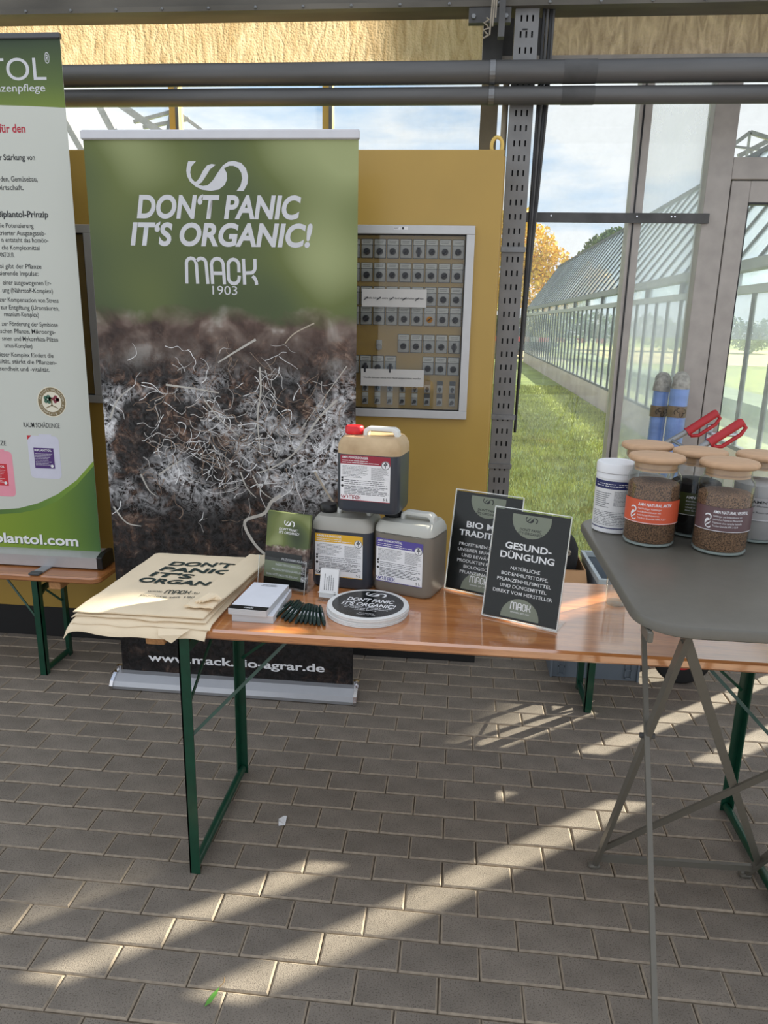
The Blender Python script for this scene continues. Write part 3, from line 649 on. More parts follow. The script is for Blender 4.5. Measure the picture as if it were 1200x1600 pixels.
for i_, (pts, w0, w1) in enumerate(big):
    tan_ = i_ in (5, 15)
    flat('tan_root_print' if tan_ else 'root_print', m_rootp2 if tan_ else m_rootp, panel, [[(min(max(u_, .004), 1.004), v_) for u_, v_ in p] for p in strand([bpx(x, y) for x, y in pts], w0 * .0013, w1 * .0011)], (0, -.0010 - .00001 * i_, 0))
q = random.Random(21); thin = [[], [], []]
for i in range(330):
    x = q.gauss(345, 95); y = 668 + (350 - x) * .10 + q.gauss(0, 52)
    if not (165 < x < 545 and 525 < y < 850): continue
    a = q.choice((-.5, .2, 1.2)) + q.gauss(0, .7); st_ = q.uniform(4, 12); pts = [(x, y)]
    for k in range(q.randint(3, 6)): a += q.gauss(0, .55); x += st_ * math.cos(a); y += st_ * math.sin(a); pts.append((x, y))
    thin[i % 3].extend(strand([bpx(u_, v_) for u_, v_ in pts], q.uniform(.0018, .0046), .0008))
def clipx(ps): return [[(min(max(u_, .004), 1.004), v_) for u_, v_ in p] for p in ps]
for k_, mm_ in enumerate((mat('printed_thread_white', (232, 232, 232), .6), mat('printed_thread_grey', (176, 172, 168), .6), mat('printed_thread_brown', (138, 118, 102), .6))):
    o = flat('thread_print', mm_, panel, clipx(thin[k_]), (0, -.0009 - .00008 * k_, 0)); o['kind'] = 'stuff'

# ---- left banner standing on the bench
BZ = 0.472
lb = thing('roll_up_banner', 'white roll-up banner with a green header and green swoosh, standing on the left bench', 'banner', (-1.525, 2.95, 0))
m_lbwhite = mat('banner_white_print', (200, 203, 194), .5, var=.02, scale=2)
lbp = MB().box(-.85, 0, -.0006, .0006, BZ + .05, 2.540).build('panel', m_lbwhite, lb)
MB().cbox(-.853, .003, -.010, .010, 2.536, 2.556, .003).build('top_rail', mat('dark_silver_rail', (88, 90, 92), .4, .4), lb)
mg = grad_mat('header_green_print', [(0, (118, 138, 44)), (.4, (84, 104, 44)), (1, (44, 62, 40))], 'Z', 2.28, 2.54, .5, .08, 4)
flat('header_print', mg, lbp, [[(-.85, 2.536), (-.85, 2.285)] + [(-.85 + .85 * i / 10, 2.300 + .016 * math.sin(math.pi * min(1, i / 11))) for i in range(2, 11)] + [(0, 2.536)]], (0, -.0008, 0))
sw1 = [(0, .945), (-.083, .858), (-.175, .792), (-.267, .748), (-.358, .721), (-.448, .711), (-.60, .716), (-.85, .76)]
sw2 = [(0, .925), (-.084, .836), (-.178, .762), (-.270, .720), (-.361, .699), (-.451, .690), (-.60, .690), (-.85, .72)]
m_lg = grad_mat('swoosh_light_green', [(0, (60, 92, 50)), (.6, (100, 136, 52)), (1, (126, 158, 48))], 'X', -.6, 0.0, .5)
m_dg = grad_mat('footer_green_print', [(0, (124, 148, 38)), (.55, (108, 138, 42)), (1, (58, 98, 48))], 'X', -.45, 0.02, .5, .1, 3)
flat('swoosh_print', m_lg, lbp, [[sw1[i], sw1[i + 1], sw2[i + 1], sw2[i]] for i in range(7)], (0, -.0009, 0))
flat('footer_print', m_dg, lbp, [[sw2[i], sw2[i + 1], (sw2[i + 1][0], BZ + .05), (sw2[i][0], BZ + .05)] for i in range(7)], (0, -.0008, 0))
prf = [(-.055, 0.0), (-.058, .05), (-.02, .062), (.05, .062), (.055, .0)]
cs = MB(); cs.loft([[(xx, py, BZ + .006 + pz) for py, pz in prf] for xx in (-.86, .006)]); cs.build('cassette', mat('bright_cassette', (190, 190, 192), .36, .45), lb, smooth=True, angle=20)
for xx in (.006, -.886):
    ec = MB(); ec.loft([[(xx + d_, py * 1.03, BZ + .004 + pz * 1.1) for py, pz in prf] for d_ in (0, .026)]); ec.build('end_cap', m_black, lb, bevel=.004)
for xx in (-.225, -.66):
    ft = MB(); ft.cbox(xx - .022, xx + .022, -.155, .10, BZ - .001, BZ + .007, .002); ft.build('support_foot', mat('foot_grey', (150, 152, 154), .4, .4), lb)
    MB().cbox(xx - .024, xx + .024, -.160, -.125, BZ - .001, BZ + .010, .003).build('foot_tip', mat('foot_tip_grey', (70, 72, 74), .6), lb)
m_txt = mat('dark_text_print', (44, 46, 48), .55); m_redtxt = mat('red_text_print', (176, 36, 56), .55)
def rt(s, X, z, h, m=m_txt, bold=.009, wf=None, name='text_line'):
    me = text(name, s, m, lbp, (0, -.0011, z), h=h * (1.12 if wf is None else 1.0), bold=bold, align='RIGHT', spacing=1.0)
    # condense the lettering a little and hang it on its right end
    co = np.empty(len(me.data.vertices) * 3); me.data.vertices.foreach_get('co', co); co = co.reshape(-1, 3); xm = co[:, 0].max(); k_ = wf or (len(s) * h * .565 / max(.001, xm - co[:, 0].min())); co[:, 0] = (co[:, 0] - xm) * k_ + X + 1.525
    me.data.vertices.foreach_set('co', co.ravel()); me.data.update(); return me
rt('BIPLANTOL', -1.590, 2.400, .079, m_grey_print, .0, 1.15, 'header_lettering'); rt('®', -1.572, 2.455, .034, m_grey_print, .004)
rt('Pflanzenpflege', -1.599, 2.361, .027, m_grey_print, .004, 1.28, 'header_lettering')
rt('für den', -1.693, 2.220, .027, m_redtxt, .02); rt('von', -1.665, 2.122, .019); rt('zur Stärkung', -1.665 - .040, 2.122, .019, m_txt, .022)
for s_, X, z, h in (('den, Gemüsebau,', -1.662, 2.045, .018), ('wirtschaft.', -1.723, 2.014, .018), ('die Potenzierung', -1.696, 1.875, .0165), ('trierter Ausgangssub-', -1.648, 1.847, .0165), ('n entsteht das homöo-', -1.640, 1.821, .0165),
    ('che Komplexmittel', -1.680, 1.792, .0165), ('ANTOL®.', -1.788, 1.764, .0165), ('tol gibt der Pflanze', -1.679, 1.721, .0165), ('lisierende Impulse:', -1.695, 1.694, .0165), ('einer ausgewogenen Er-', -1.645, 1.658, .0165),
    ('ung (Nährstoff-Komplex)', -1.640, 1.628, .0165), ('zur Kompensation von Stress', -1.619, 1.591, .0165), ('zur Entgiftung (Uronsäuren,', -1.619, 1.561, .0165), ('rmanium-Komplex)', -1.709, 1.534, .0165), ('zur Förderung der Symbiose', -1.631, 1.496, .0165),
    ('ischen Pflanze, Mikroorga-', -1.644, 1.467, .0165), ('smen und Mykorrhiza-Pilzen', -1.636, 1.437, .0165), ('umus-Komplex)', -1.750, 1.409, .0165), ('ieser Komplex fördert die', -1.662, 1.372, .0165), ('qualität, stärkt die Pflanzen-', -1.651, 1.344, .0165), ('gesundheit und -vitalität.', -1.684, 1.314, .0165)):
    rt(s_, X, z, h)
rt('Biplantol-Prinzip', -1.631, 1.914, .022, m_txt, .026); rt('KAUM SCHÄDLINGE', -1.662, 1.080, .019, m_txt, .010); rt('PILZE', -1.911, .997, .019, m_txt, .01)
sh = rt('biplantol.com', -1.622, .558, .046, mat('text_shadow_green', (60, 80, 30), .6), .03, 1.32, 'web_address_edge'); sh.location.y = .0002
rt('biplantol.com', -1.625, .561, .046, m_white_print, .024, 1.32, 'web_address')
# round seal with a tree
sx, sz = -.163, 1.190
def ringpoly(r0, r1, n=36): return [[(r0 * math.cos(2 * math.pi * i / n) + sx, r0 * math.sin(2 * math.pi * i / n) + sz), (r1 * math.cos(2 * math.pi * i / n) + sx, r1 * math.sin(2 * math.pi * i / n) + sz), (r1 * math.cos(2 * math.pi * (i + 1) / n) + sx, r1 * math.sin(2 * math.pi * (i + 1) / n) + sz), (r0 * math.cos(2 * math.pi * (i + 1) / n) + sx, r0 * math.sin(2 * math.pi * (i + 1) / n) + sz)] for i in range(n)]
m_sealg = mat('seal_gold', (128, 112, 78), .5); m_cream = mat('seal_cream', (226, 220, 200), .5)
flat('seal', m_cream, lbp, [disc(.064, sx, sz)], (0, -.0008, 0)); flat('seal_ring', m_sealg, lbp, ringpoly(.043, .060), (0, -.0011, 0))
flat('seal_tree', mat('seal_green', (60, 104, 84), .5), lbp, [disc(.009, sx - .016 + .011 * math.cos(k * 1.3), sz + .010 + .011 * math.sin(k * 1.3), 7) for k in range(6)], (0, -.0012, 0))
flat('seal_tree', mat('seal_red', (130, 44, 60), .5), lbp, [disc(.008, sx + .018 + .009 * math.cos(k * 1.5), sz + .011 + .009 * math.sin(k * 1.5), 7) for k in range(5)], (0, -.0013, 0))
flat('seal_tree', m_sealg, lbp, ribbon([(sx, sz - .018), (sx, sz + .012)], .006) + ribbon([(sx - .026, sz - .026), (sx, sz - .014), (sx + .026, sz - .026)], .004), (0, -.0014, 0))
def ring_text(s, r, a0, a1):
    for i, ch in enumerate(s):
        if ch == ' ': continue
        a = R(a0 + (a1 - a0) * i / (len(s) - 1)); u_ = Vector((math.cos(a), 0, math.sin(a))); 
        text('seal_letter', ch, m_cream, lbp, (sx + r * u_.x, -.0015, sz + r * u_.z), (u_.z, 0, -u_.x), (u_.x, 0, u_.z), h=.009, align='CENTER')
ring_text('AKTIVES WACHSTUM', .047, 165, 10); ring_text('SEIT BIPLANTOL', .047, -15, -165)
# pictured canisters on the print
def pic_can(x, z, w, h, body, lab, nm):
    p = [(px + x, py + z) for px, py in rounded(w, h, .02, 4)]
    flat('pictured_canister', body, lbp, [p], (0, -.0009, 0)); flat('pictured_canister_label', lab, lbp, [rect(x - w * .33, x + w * .31, z - h * .26, z + h * .22)], (0, -.0011, 0))
    flat('pictured_canister_handle', body, lbp, [rect(x - w * .12, x + w * .28, z + h * .49, z + h * .54)], (0, -.0010, 0))
    flat('pictured_canister_print', m_white_print, lbp, dashes(x - w * .30, x + w * .27, z - h * .2, z + h * .1, 8, 3, .2) + [disc(.007, x + w * .22, z - h * .2, 12)], (0, -.0012, 0))
    text('pictured_canister_name', 'BIPLANTOL', m_white_print, lbp, (x - w * .31, -.0013, z + h * .14), h=.009, w=w * .55, bold=.02)
m_lil = mat('pictured_white_plastic', (206, 206, 220), .5); m_pink = mat('pictured_pink_plastic', (232, 150, 166), .5)
pic_can(-.218, .952, .14, .185, m_lil, mat('purple_label', (74, 40, 110), .5), 'a')
flat('pictured_cap', mat('red_cap_print', (190, 40, 48), .5), lbp, [[(-.288, 1.045), (-.268, 1.045), (-.288, 1.025)]], (0, -.0012, 0))
pic_can(-.440, .872, .15, .20, m_pink, mat('red_label', (200, 40, 52), .5), 'b')

# ================================================================== BEER TABLE AND BENCHES
def wood_mat(name, c1, c2, coat=.5, rough=.42, gl=.16):
    m = bpy.data.materials.new(name); m.use_nodes = True; nt = m.node_tree; n = nt.nodes; l = nt.links; b = n['Principled BSDF']
    b.inputs['Roughness'].default_value = rough; b.inputs['Coat Weight'].default_value = coat; b.inputs['Coat Roughness'].default_value = gl; b.inputs['Coat IOR'].default_value = 2.8
    tc = n.new('ShaderNodeTexCoord'); mp = n.new('ShaderNodeMapping'); mp.inputs['Scale'].default_value = (0.9, 9, 14); l.new(tc.outputs['Object'], mp.inputs['Vector'])
    no = n.new('ShaderNodeTexNoise'); no.inputs['Scale'].default_value = 4; no.inputs['Detail'].default_value = 6; no.inputs['Distortion'].default_value = .6; l.new(mp.outputs['Vector'], no.inputs['Vector'])
    wv = n.new('ShaderNodeTexNoise'); wv.inputs['Scale'].default_value = 22; wv.inputs['Detail'].default_value = 3; l.new(mp.outputs['Vector'], wv.inputs['Vector'])
    rp = n.new('ShaderNodeValToRGB'); rp.color_ramp.elements[0].position = .32; rp.color_ramp.elements[1].position = .68; rp.color_ramp.elements[0].color = (*srgb(c1), 1); rp.color_ramp.elements[1].color = (*srgb(c2), 1)
    l.new(no.outputs['Fac'], rp.inputs['Fac'])
    r2 = n.new('ShaderNodeValToRGB'); r2.color_ramp.elements[0].position = .28; r2.color_ramp.elements[0].color = (.62, .58, .55, 1); r2.color_ramp.elements[1].position = .45; r2.color_ramp.elements[1].color = (1, 1, 1, 1); l.new(wv.outputs['Fac'], r2.inputs['Fac'])
    mu = n.new('ShaderNodeMixRGB'); mu.blend_type = 'MULTIPLY'; mu.inputs[0].default_value = .8; l.new(rp.outputs['Color'], mu.inputs[1]); l.new(r2.outputs['Color'], mu.inputs[2])
    l.new(mu.outputs[0], b.inputs['Base Color'])
    bp = n.new('ShaderNodeBump'); bp.inputs['Strength'].default_value = .12; bp.inputs['Distance'].default_value = .003; l.new(wv.outputs['Fac'], bp.inputs['Height']); l.new(bp.outputs['Normal'], b.inputs['Normal'])
    MATS[name] = m; return m
m_wood = wood_mat('varnished_spruce', (182, 110, 56), (214, 142, 80), 1.0, .4, .10)
m_wood_d = wood_mat('old_varnished_spruce', (150, 92, 46), (184, 120, 66), .4, .45, .2)
m_batten = mat('raw_batten', (176, 128, 82), .7, var=.2, scale=30, stretch=(4, 1, 4))
def beer(root, Lx, Wy, Ht, th, inset, mw, legw=.032, corner=.03):
    """folding beer table / bench: left front corner of the top at the local origin"""
    tp = MB(); out = rounded(Lx, Wy, corner, 5, Lx / 2, Wy / 2); c = .006
    def sc_(d): return [(Lx / 2 + (x - Lx / 2) * (1 - 2 * d / Lx), Wy / 2 + (y - Wy / 2) * (1 - 2 * d / Wy)) for x, y in out]
    tp.loft([[(x, y, zz) for x, y in sc_(d)] for d, zz in ((c, Ht - th), (0, Ht - th + c), (0, Ht - c), (c, Ht))])
    tp.build('table_top' if Wy > .4 else 'seat_board', mw, root, smooth=True, angle=30)
    np_ = 4 if Wy > .4 else 2
    zu = Ht - th
    for s_, lx in ((1, inset), (-1, Lx - inset)):
        for ly_ in (.012, Wy - .012 - legw):
            lg = MB(); lg.box(lx - .015, lx + .015, ly_, ly_ + .004, 0, zu); lg.box(lx - .015, lx - .011, ly_, ly_ + legw, 0, zu) if s_ > 0 else lg.box(lx + .011, lx + .015, ly_, ly_ + legw, 0, zu)
            if ly_ > .1: lg = MB(); lg.box(lx - .015, lx + .015, ly_ + legw - .004, ly_ + legw, 0, zu); lg.box(lx - .015, lx - .011, ly_, ly_ + legw, 0, zu) if s_ > 0 else lg.box(lx + .011, lx + .015, ly_, ly_ + legw, 0, zu)
            lg.build('leg', m_green_metal, root)
        ft = MB(); ft.tube([(lx - .002 * s_, .02, .020), (lx - .002 * s_, Wy - .02, .020)], .013, 10); ft.build('foot_bar', m_green_metal, root, smooth=True)
        MB().box(lx - .012, lx - .008, .016, Wy - .016, zu - .075, zu - .045).build('upper_bar', m_green_metal, root)
        zb = zu * .60
        ym = Wy / 2
        for ya, yb in ((.02, ym - .04), (Wy - .02, ym + .04)):
            MB().beam((lx + s_ * .008, ya, zb), (lx + s_ * (zu - zb) * 1.05, yb, zu - .004), .009, .004, (0, 1, 0)).build('brace', m_green_metal, root)
        for ya, yb in ((.02, Wy * .78),):
            MB().beam((lx, ya, zb + .08), (lx, yb, zu - .01), .012, .004, (1, 0, 0)).build('brace', m_green_metal, root)
        bx = lx - s_ * .085
        MB().cbox(bx - .026, bx + .026, .03 if Wy > .4 else .02, Wy - .03, zu - .038, zu + .0, .002).build('batten', m_batten, root)
TZ = 0.765
bt = thing('beer_table', 'long varnished wooden beer table with dark green folding legs holding the display', 'table', (-0.970, 1.712, 0)); beer(bt, 2.20, .52, TZ, .028, .285, m_wood)
bl = thing('beer_bench', 'worn brown beer bench at the left carrying the white banner', 'bench', (-3.665, 2.795, 0)); beer(bl, 2.20, .25, BZ - .001, .028, .295, m_wood_d, .028, .045)
br = thing('beer_bench', 'beer bench behind the table carrying the cardboard box and grey crate', 'bench', (0.300, 2.79, 0)); beer(br, 2.20, .25, BZ - .001, .028, .295, m_wood_d, .028, .045)

# ================================================================== HIGH BISTRO TABLE
m_bistro = mat('matt_grey_green_enamel', (100, 97, 89), .36, .0, var=.04, scale=50, bump=.03, bscale=300, spec=.5)
HZ = 1.07
hb = thing('bistro_table', 'tall grey metal folding bistro table with crossed legs holding the jars', 'table', (0.322, 1.165, 0))
tp = MB(); o_ = rounded(.715, .715, .085, 8, .3575, .3575)
def sc2(d): return [(.3575 + (x - .3575) * (1 - 2 * d / .715), .3575 + (y - .3575) * (1 - 2 * d / .715)) for x, y in o_]
tp.loft([[(x, y, zz) for x, y in sc2(d)] for d, zz in ((.006, HZ - .022), (0, HZ - .018), (0, HZ - .005), (.002, HZ - .0015), (.005, HZ))])
tp.build('table_top', m_bistro, hb, smooth=True, angle=45)
loc = lambda x, y, z: (x - .322, y - 1.165, z)
A1, A0 = loc(.411, 1.205, 1.048), loc(.470, 1.897, .012); C1, C0_ = loc(.948, 1.205, 1.048), loc(.905, 1.912, .012)
F1, F0 = loc(.428, 1.62, 1.048), loc(.418, .96, .012); G1, G0 = loc(.931, 1.62, 1.048), loc(.941, .96, .012)
for a, c in ((A1, A0), (C1, C0_)): MB().beam(a, c, .020, .011, (1, 0, 0)).build('leg', m_bistro, hb)
for a, c in ((F1, F0), (G1, G0)): MB().beam(a, c, .009, .010, (1, 0, 0)).build('leg', m_bistro, hb)
lp = lambda a, c, t_: tuple(a[i] + (c[i] - a[i]) * t_ for i in range(3))
MB().beam(lp(A1, A0, .96), lp(C1, C0_, .96), .012, .018).build('cross_bar', m_bistro, hb)
MB().beam(lp(F1, F0, .95), lp(G1, G0, .95), .012, .018).build('cross_bar', m_bistro, hb)
MB().beam(lp(A1, A0, .02), lp(C1, C0_, .93), .018, .006, (0, 1, 0)).build('brace', m_bistro, hb)
MB().beam(lp(A1, A0, .90), lp(C1, C0_, .04), .018, .006, (0, 1, 0)).build('brace', m_bistro, hb)
MB().beam(A1, C1, .012, .016).build('hinge_bar', m_bistro, hb); MB().beam(F1, G1, .012, .016).build('hinge_bar', m_bistro, hb)
for c in (A0, C0_, F0, G0):
    MB().cbox(c[0] - .022, c[0] + .012, c[1] - .012, c[1] + .012, 0, .012, .004).build('foot_pad', m_bistro, hb)
P_ = lp(A1, A0, .32); o = MB().lathe([(.006, 0), (.006, .03)], (0, 0, 0), 10).build('pivot_bolt', m_darksteel, hb); o.location = (P_[0] - .015, P_[1], P_[2]); o.rotation_euler = (0, R(90), 0)
MB().cbox(.016, .026, .02, .07, HZ - .04, HZ - .02, .002).build('corner_bracket', m_bistro, hb)

# ================================================================== JARS AND TUB ON THE BISTRO TABLE
m_jar = glass_mat('jar_glass', tint=(0.93, 0.95, 0.94), gloss=.075)
m_lidwood = mat('beech_lid', (192, 156, 122), .55, var=.10, scale=18, stretch=(1, 6, 1))
def gran(name, c1, c2, sc_=400):
    m = mat(name, c1, .8, var=0, scale=sc_, col2=c2, bump=.9, bscale=sc_, detail=2, contrast=(.36, .62)); return m
m_pellet = gran('brown_pellets', (62, 44, 32), (150, 112, 82)); m_pellet2 = gran('pale_brown_pellets', (74, 54, 40), (160, 122, 92))
m_dark_p = mat('black_brown_powder', (24, 18, 17), .8, var=.3, scale=60); m_greyp = mat('grey_white_powder', (176, 172, 172), .9, var=.06, scale=30)
def wrap(name, m, parent, r, z0, z1, a0, a1, n=20):
    b = MB(); vs = []; fs = []
    for i in range(n + 1):
        a = R(a0 + (a1 - a0) * i / n); vs += [(r * math.cos(a), r * math.sin(a), z0), (r * math.cos(a), r * math.sin(a), z1)]
    b.add(vs, [(2 * i, 2 * i + 2, 2 * i + 3, 2 * i + 1) for i in range(n)]); return b.build(name, m, parent, smooth=True)
def jar(loc_, label, content, fill, lab_col, title, lines, rot=0, r=.0575, band=(.055, .108), txt=None, arc_=(-172, -18), swirl_on=True):
    t = thing('storage_jar', label, 'jar', loc_, 0, 'wooden-lidded glass jars on the bistro table')
    g = MB(); g.lathe([(r - .010, .001), (r - .003, .003), (r, .010), (r, .150), (r - .003, .160), (r - .009, .167), (r - .010, .186)], (0, 0, 0), 40, caps=False)
    g.build('glass_body', m_jar, t, smooth=True)
    MB().lathe([(r - .012, .0005), (r - .004, .003), (r - .002, .007), (r - .004, .0075)], (0, 0, 0), 36).build('glass_base', mat('thick_glass_base', (188, 200, 198), .1, var=.02), t, smooth=True)
    MB().lathe([(r - .006, .009), (r - .003, .013), (r - .003, fill - .004), (r - .008, fill), (.02, fill + .003), (.001, fill + .004)], (0, 0, 0), 36).build('contents', content, t, smooth=True)
    ld = MB(); ld.lathe([(r - .012, .168), (r - .012, .186), (r - .001, .188), (r + .003, .1915), (r + .0035, .1965), (r + .001, .201), (r - .004, .2025)], (0, 0, 0), 40); ld.build('lid', m_lidwood, t, smooth=True, angle=50)
    MB().lathe([(r - .0112, .172), (r - .0105, .174), (r - .0112, .176)], (0, 0, 0), 32, caps=False).build('seal_ring', glass_mat('clear_silicone', tint=(.85, .8, .75), gloss=.05, dirt_sheen=.2), t, smooth=True)
    if lab_col:
        rr = r + .0006; z0, z1 = band
        lbm = mat('jar_label_%s' % title.replace(' ', '_').lower(), lab_col, .45)
        w_ = wrap('label', lbm, t, rr, z0, z1, arc_[0] + rot, arc_[1] + rot)
        wrap('label_stripe', m_white_print, w_, rr + .0002, z0 + .001, z0 + .0022, arc_[0] + rot, arc_[1] + rot)
        def bend(p):
            a = R(-90 + rot) + p[0] / rr; return ((rr + .0004) * math.cos(a), (rr + .0004) * math.sin(a), p[2])
        tm = txt or m_white_print
        text('label_title', title, tm, w_, (-.036, 0, z1 - .013), h=.0068, w=.074, bold=.018, warp=bend)
        text('label_text', '\n'.join(lines), tm, w_, (-.036, 0, z1 - .021), h=.0042, w=.062, line=1.25, warp=bend)
        if swirl_on:
            k = [[(-.046 + y_, z0 + .022 + x_) for x_, y_ in p] for p in swirl(.032)]
            flat('label_logo', tm, w_, k, warp=bend)
    return t
jz = HZ + .0005
jar((.450, 1.668, jz), 'glass jar of brown granules with an orange AMN NATURAL AKTIV label', m_pellet, .142, (206, 88, 56), 'AMN NATURAL AKTIV', ['Nachhaltiger Volldünger', 'und Bodenaktivator mit', 'natürlichen Polymeren', 'Trocken Granulat NPK 7-2-7'], -8)
jar((.592, 1.628, jz), 'glass jar of brown granules with a purple brown AMN NATURAL VEGETAL label', m_pellet2, .134, (100, 76, 78), 'AMN NATURAL VEGETAL', ['Volldünger und Bodenaktivator mit', 'natürlichen Polymeren Pflanzenkohle', 'Polymeren ohne tierische Rohstoffe', 'Trocken Granulat NPK 3-1,5-4'], -2)
jar((.572, 1.762, jz), 'glass jar of black powder with an olive green AMN OPTIFERRUM label', m_dark_p, .130, (66, 72, 34), 'AMN OPTIFERRUM', ['Eisendünger für Rasen', 'und Grünflächen', 'schnell und Langzeit', 'Eisen Granulat mit 11% Fe'], 0, swirl_on=False)
jar((.708, 1.742, jz), 'glass jar of grey white powder at the right, label ending in ALC', m_greyp, .138, (166, 164, 164), 'AMN CALC', ['für Pflanzen', '', 'für Rasen und Beete'], 2, txt=m_black_print, swirl_on=False)
jar((.470, 1.838, jz), 'glass jar mostly hidden behind the orange labelled jar, only its wooden lid showing', m_greyp, .120, None, '', [])
# white screw tub
t = thing('plastic_tub', 'white cylindrical plastic tub with a dark blue stripe at the left of the jars', 'tub', (.388, 1.760, jz))
MB().lathe([(.044, 0), (.048, .003), (.048, .140), (.046, .143)], (0, 0, 0), 40).build('tub_body', mat('white_plastic', (222, 222, 224), .35), t, smooth=True)
MB().lathe([(.0465, .1435), (.0490, .145), (.0490, .163), (.047, .167), (.040, .1675), (.039, .166)], (0, 0, 0), 40).build('tub_lid', mat('white_plastic_lid', (228, 229, 232), .35), t, smooth=True, angle=50)
ls_ = wrap('label_sheet', mat('tub_label_paper', (214, 214, 214), .5), t, .0484, .013, .132, -178, 0)
wrap('label_band', mat('navy_band', (34, 40, 92), .45), ls_, .0487, .108, .127, -178, 0); wrap('label_line', mat('navy_band', (34, 40, 92), .45), ls_, .0487, .013, .0155, -178, 0)
bendt = lambda p: (.0489 * math.cos(R(-98) + p[0] / .0489), .0489 * math.sin(R(-98) + p[0] / .0489), p[2])
flat('fine_print', mat('grey_fine_print', (90, 92, 96), .6), ls_, dashes(-.058, -.012, .062, .100, 8, 3, .3) + dashes(-.006, .05, .068, .104, 12, 9, .35) + dashes(-.058, .05, .020, .055, 9, 11, .3), warp=bendt)
flat('band_print', m_white_print, ls_, dashes(-.055, .03, .112, .122, 2, 8, .3), warp=bendt)
# dark bottle cut by the right frame edge
t = thing('dark_bottle', 'dark blue bottle cut off by the right edge of the photo', 'bottle', (.806, 1.690, jz))
MB().lathe([(.040, 0), (.046, .004), (.047, .02), (.047, .085), (.044, .095)], (0, 0, 0), 32).build('bottle_body', mat('dark_navy_plastic', (26, 28, 44), .35), t, smooth=True)
MB().lathe([(.036, .095), (.036, .108), (.033, .112)], (0, 0, 0), 28).build('bottle_cap', m_black, t, smooth=True, angle=30)

# ================================================================== CANISTERS
m_canplastic = mat('milky_canister_plastic', (186, 186, 178), .42, var=.04, scale=8)
def canister(loc_, rz, label, liquid, upper, cap_m, head_col, title, level, handle_m, capx=-.06):
    t = thing('canister', label, 'canister', loc_, rz, 'five litre canisters stacked on the beer table')
    w, d = .188, .146; b = MB()
    def sec(k, z, r=.028): return [(x * k, y * k, z) for x, y in rounded(w, d, r, 5)]
    zs = [(0.90, .0), (.97, .004), (1, .014), (1, level), (1, .182), (.985, .196), (.93, .208), (.86, .216), (.84, .218)]
    secs = [sec(k, z) for k, z in zs]
    b.cur = 0; b.loft(secs[:4], caps=False); b.add(secs[0], [tuple(range(len(secs[0]) - 1, -1, -1))])
    b.cur = 1; b.loft(secs[3:], caps=False); b.add(secs[-1], [tuple(range(len(secs[0])))])
    b.build('canister_body', [liquid, upper], t, smooth=True, angle=50)
    hd_ = MB(); hd_.prism([(-.030, .212), (-.028, .234), (-.016, .2425), (.062, .2425), (.074, .234), (.078, .212), (.066, .212), (.062, .226), (.056, .231), (-.010, .231), (-.016, .226), (-.018, .212)], -.016, .016)
    hd_.build('handle', handle_m, t, bevel=.003)
    MB().lathe([(.020, .214), (.020, .222)], (capx, 0, 0), 24).build('neck', upper, t, smooth=True)
    cp = MB(); n_ = 36; cp.loft([[((rr + (.0012 if i % 2 else 0)) * math.cos(2 * math.pi * i / n_) + capx, (rr + (.0012 if i % 2 else 0)) * math.sin(2 * math.pi * i / n_), z) for i in range(n_)] for rr, z in ((.025, .219), (.026, .221), (.026, .238), (.023, .242))]); cp.build('screw_cap', cap_m, t, smooth=True)
    if head_col:
        fy = -d / 2 - .0008; x0, x1, z0, z1 = -.078, .070, .036, .168
        lab_ = flat('label', m_white_print, t, [rect(x0, x1, z0, z1)], (0, fy, 0))
        hm = mat('label_head_%s' % title.split()[1].lower(), head_col, .5)
        flat('label_header', hm, lab_, [rect(x0, x1, z1 - .026, z1)], (0, fy - .0002, 0)); flat('label_edge', hm, lab_, [rect(x0, x1, z0, z0 + .002)], (0, fy - .0002, 0))
        text('label_title', title, m_white_print, lab_, (x0 + .005, fy - .0005, z1 - .010), h=.0068, w=.078, bold=.02)
        flat('header_print', m_white_print, lab_, dashes(x0 + .005, x1 - .03, z1 - .024, z1 - .013, 2, 2, .3), (0, fy - .0004, 0))
        m_fine = mat('grey_fine_print', (90, 92, 96), .6)
        flat('fine_print', m_fine, lab_, dashes(x0 + .006, x0 + .084, z0 + .066, z1 - .030, 9, 7, .28) + dashes(x0 + .092, x1 - .004, z0 + .064, z1 - .032, 14, 5, .34) + dashes(x0 + .012, x1 - .004, z0 + .046, z0 + .062, 3, 12, .3) + dashes(x0 + .012, x1 - .004, z0 + .018, z0 + .044, 6, 13, .42), (0, fy - .0003, 0))
        flat('emblem', m_white_print, lab_, [disc(.0125, x1 - .014, z1 - .024, 20)], (0, fy - .0005, 0))
        flat('emblem_ring', m_fine, lab_, [[(x1 - .014 + r0 * math.cos(R(a + da)), z1 - .024 + r0 * math.sin(R(a + da))) for r0, da in ((.0105, 0), (.0122, 0), (.0122, 18), (.0105, 18))] for a in range(0, 360, 18)] + [disc(.003, x1 - .017, z1 - .022, 8), disc(.003, x1 - .011, z1 - .021, 8), disc(.0028, x1 - .014, z1 - .017, 8), rect(x1 - .015, x1 - .013, z1 - .032, z1 - .021)], (0, fy - .0007, 0))
        flat('pictogram', m_black_print, lab_, [rect(x0 + .003, x0 + .009, z0 + .054 + i * .008, z0 + .060 + i * .008) for i in range(2)] + [disc(.004, x0 + .006, z0 + .042, 12)], (0, fy - .0003, 0))
        flat('maker_logo', hm if title.split()[1] != 'HUMISTAR' else m_black_print, lab_, swirl(.022, x0 + .013, z0 + .011) + mack(.034, x0 + .044, z0 + .010), (0, fy - .0004, 0))
        text('volume', '5 L', m_black_print, lab_, (x1 - .020, fy - .0004, z0 + .006), h=.008, bold=.012)
    return t
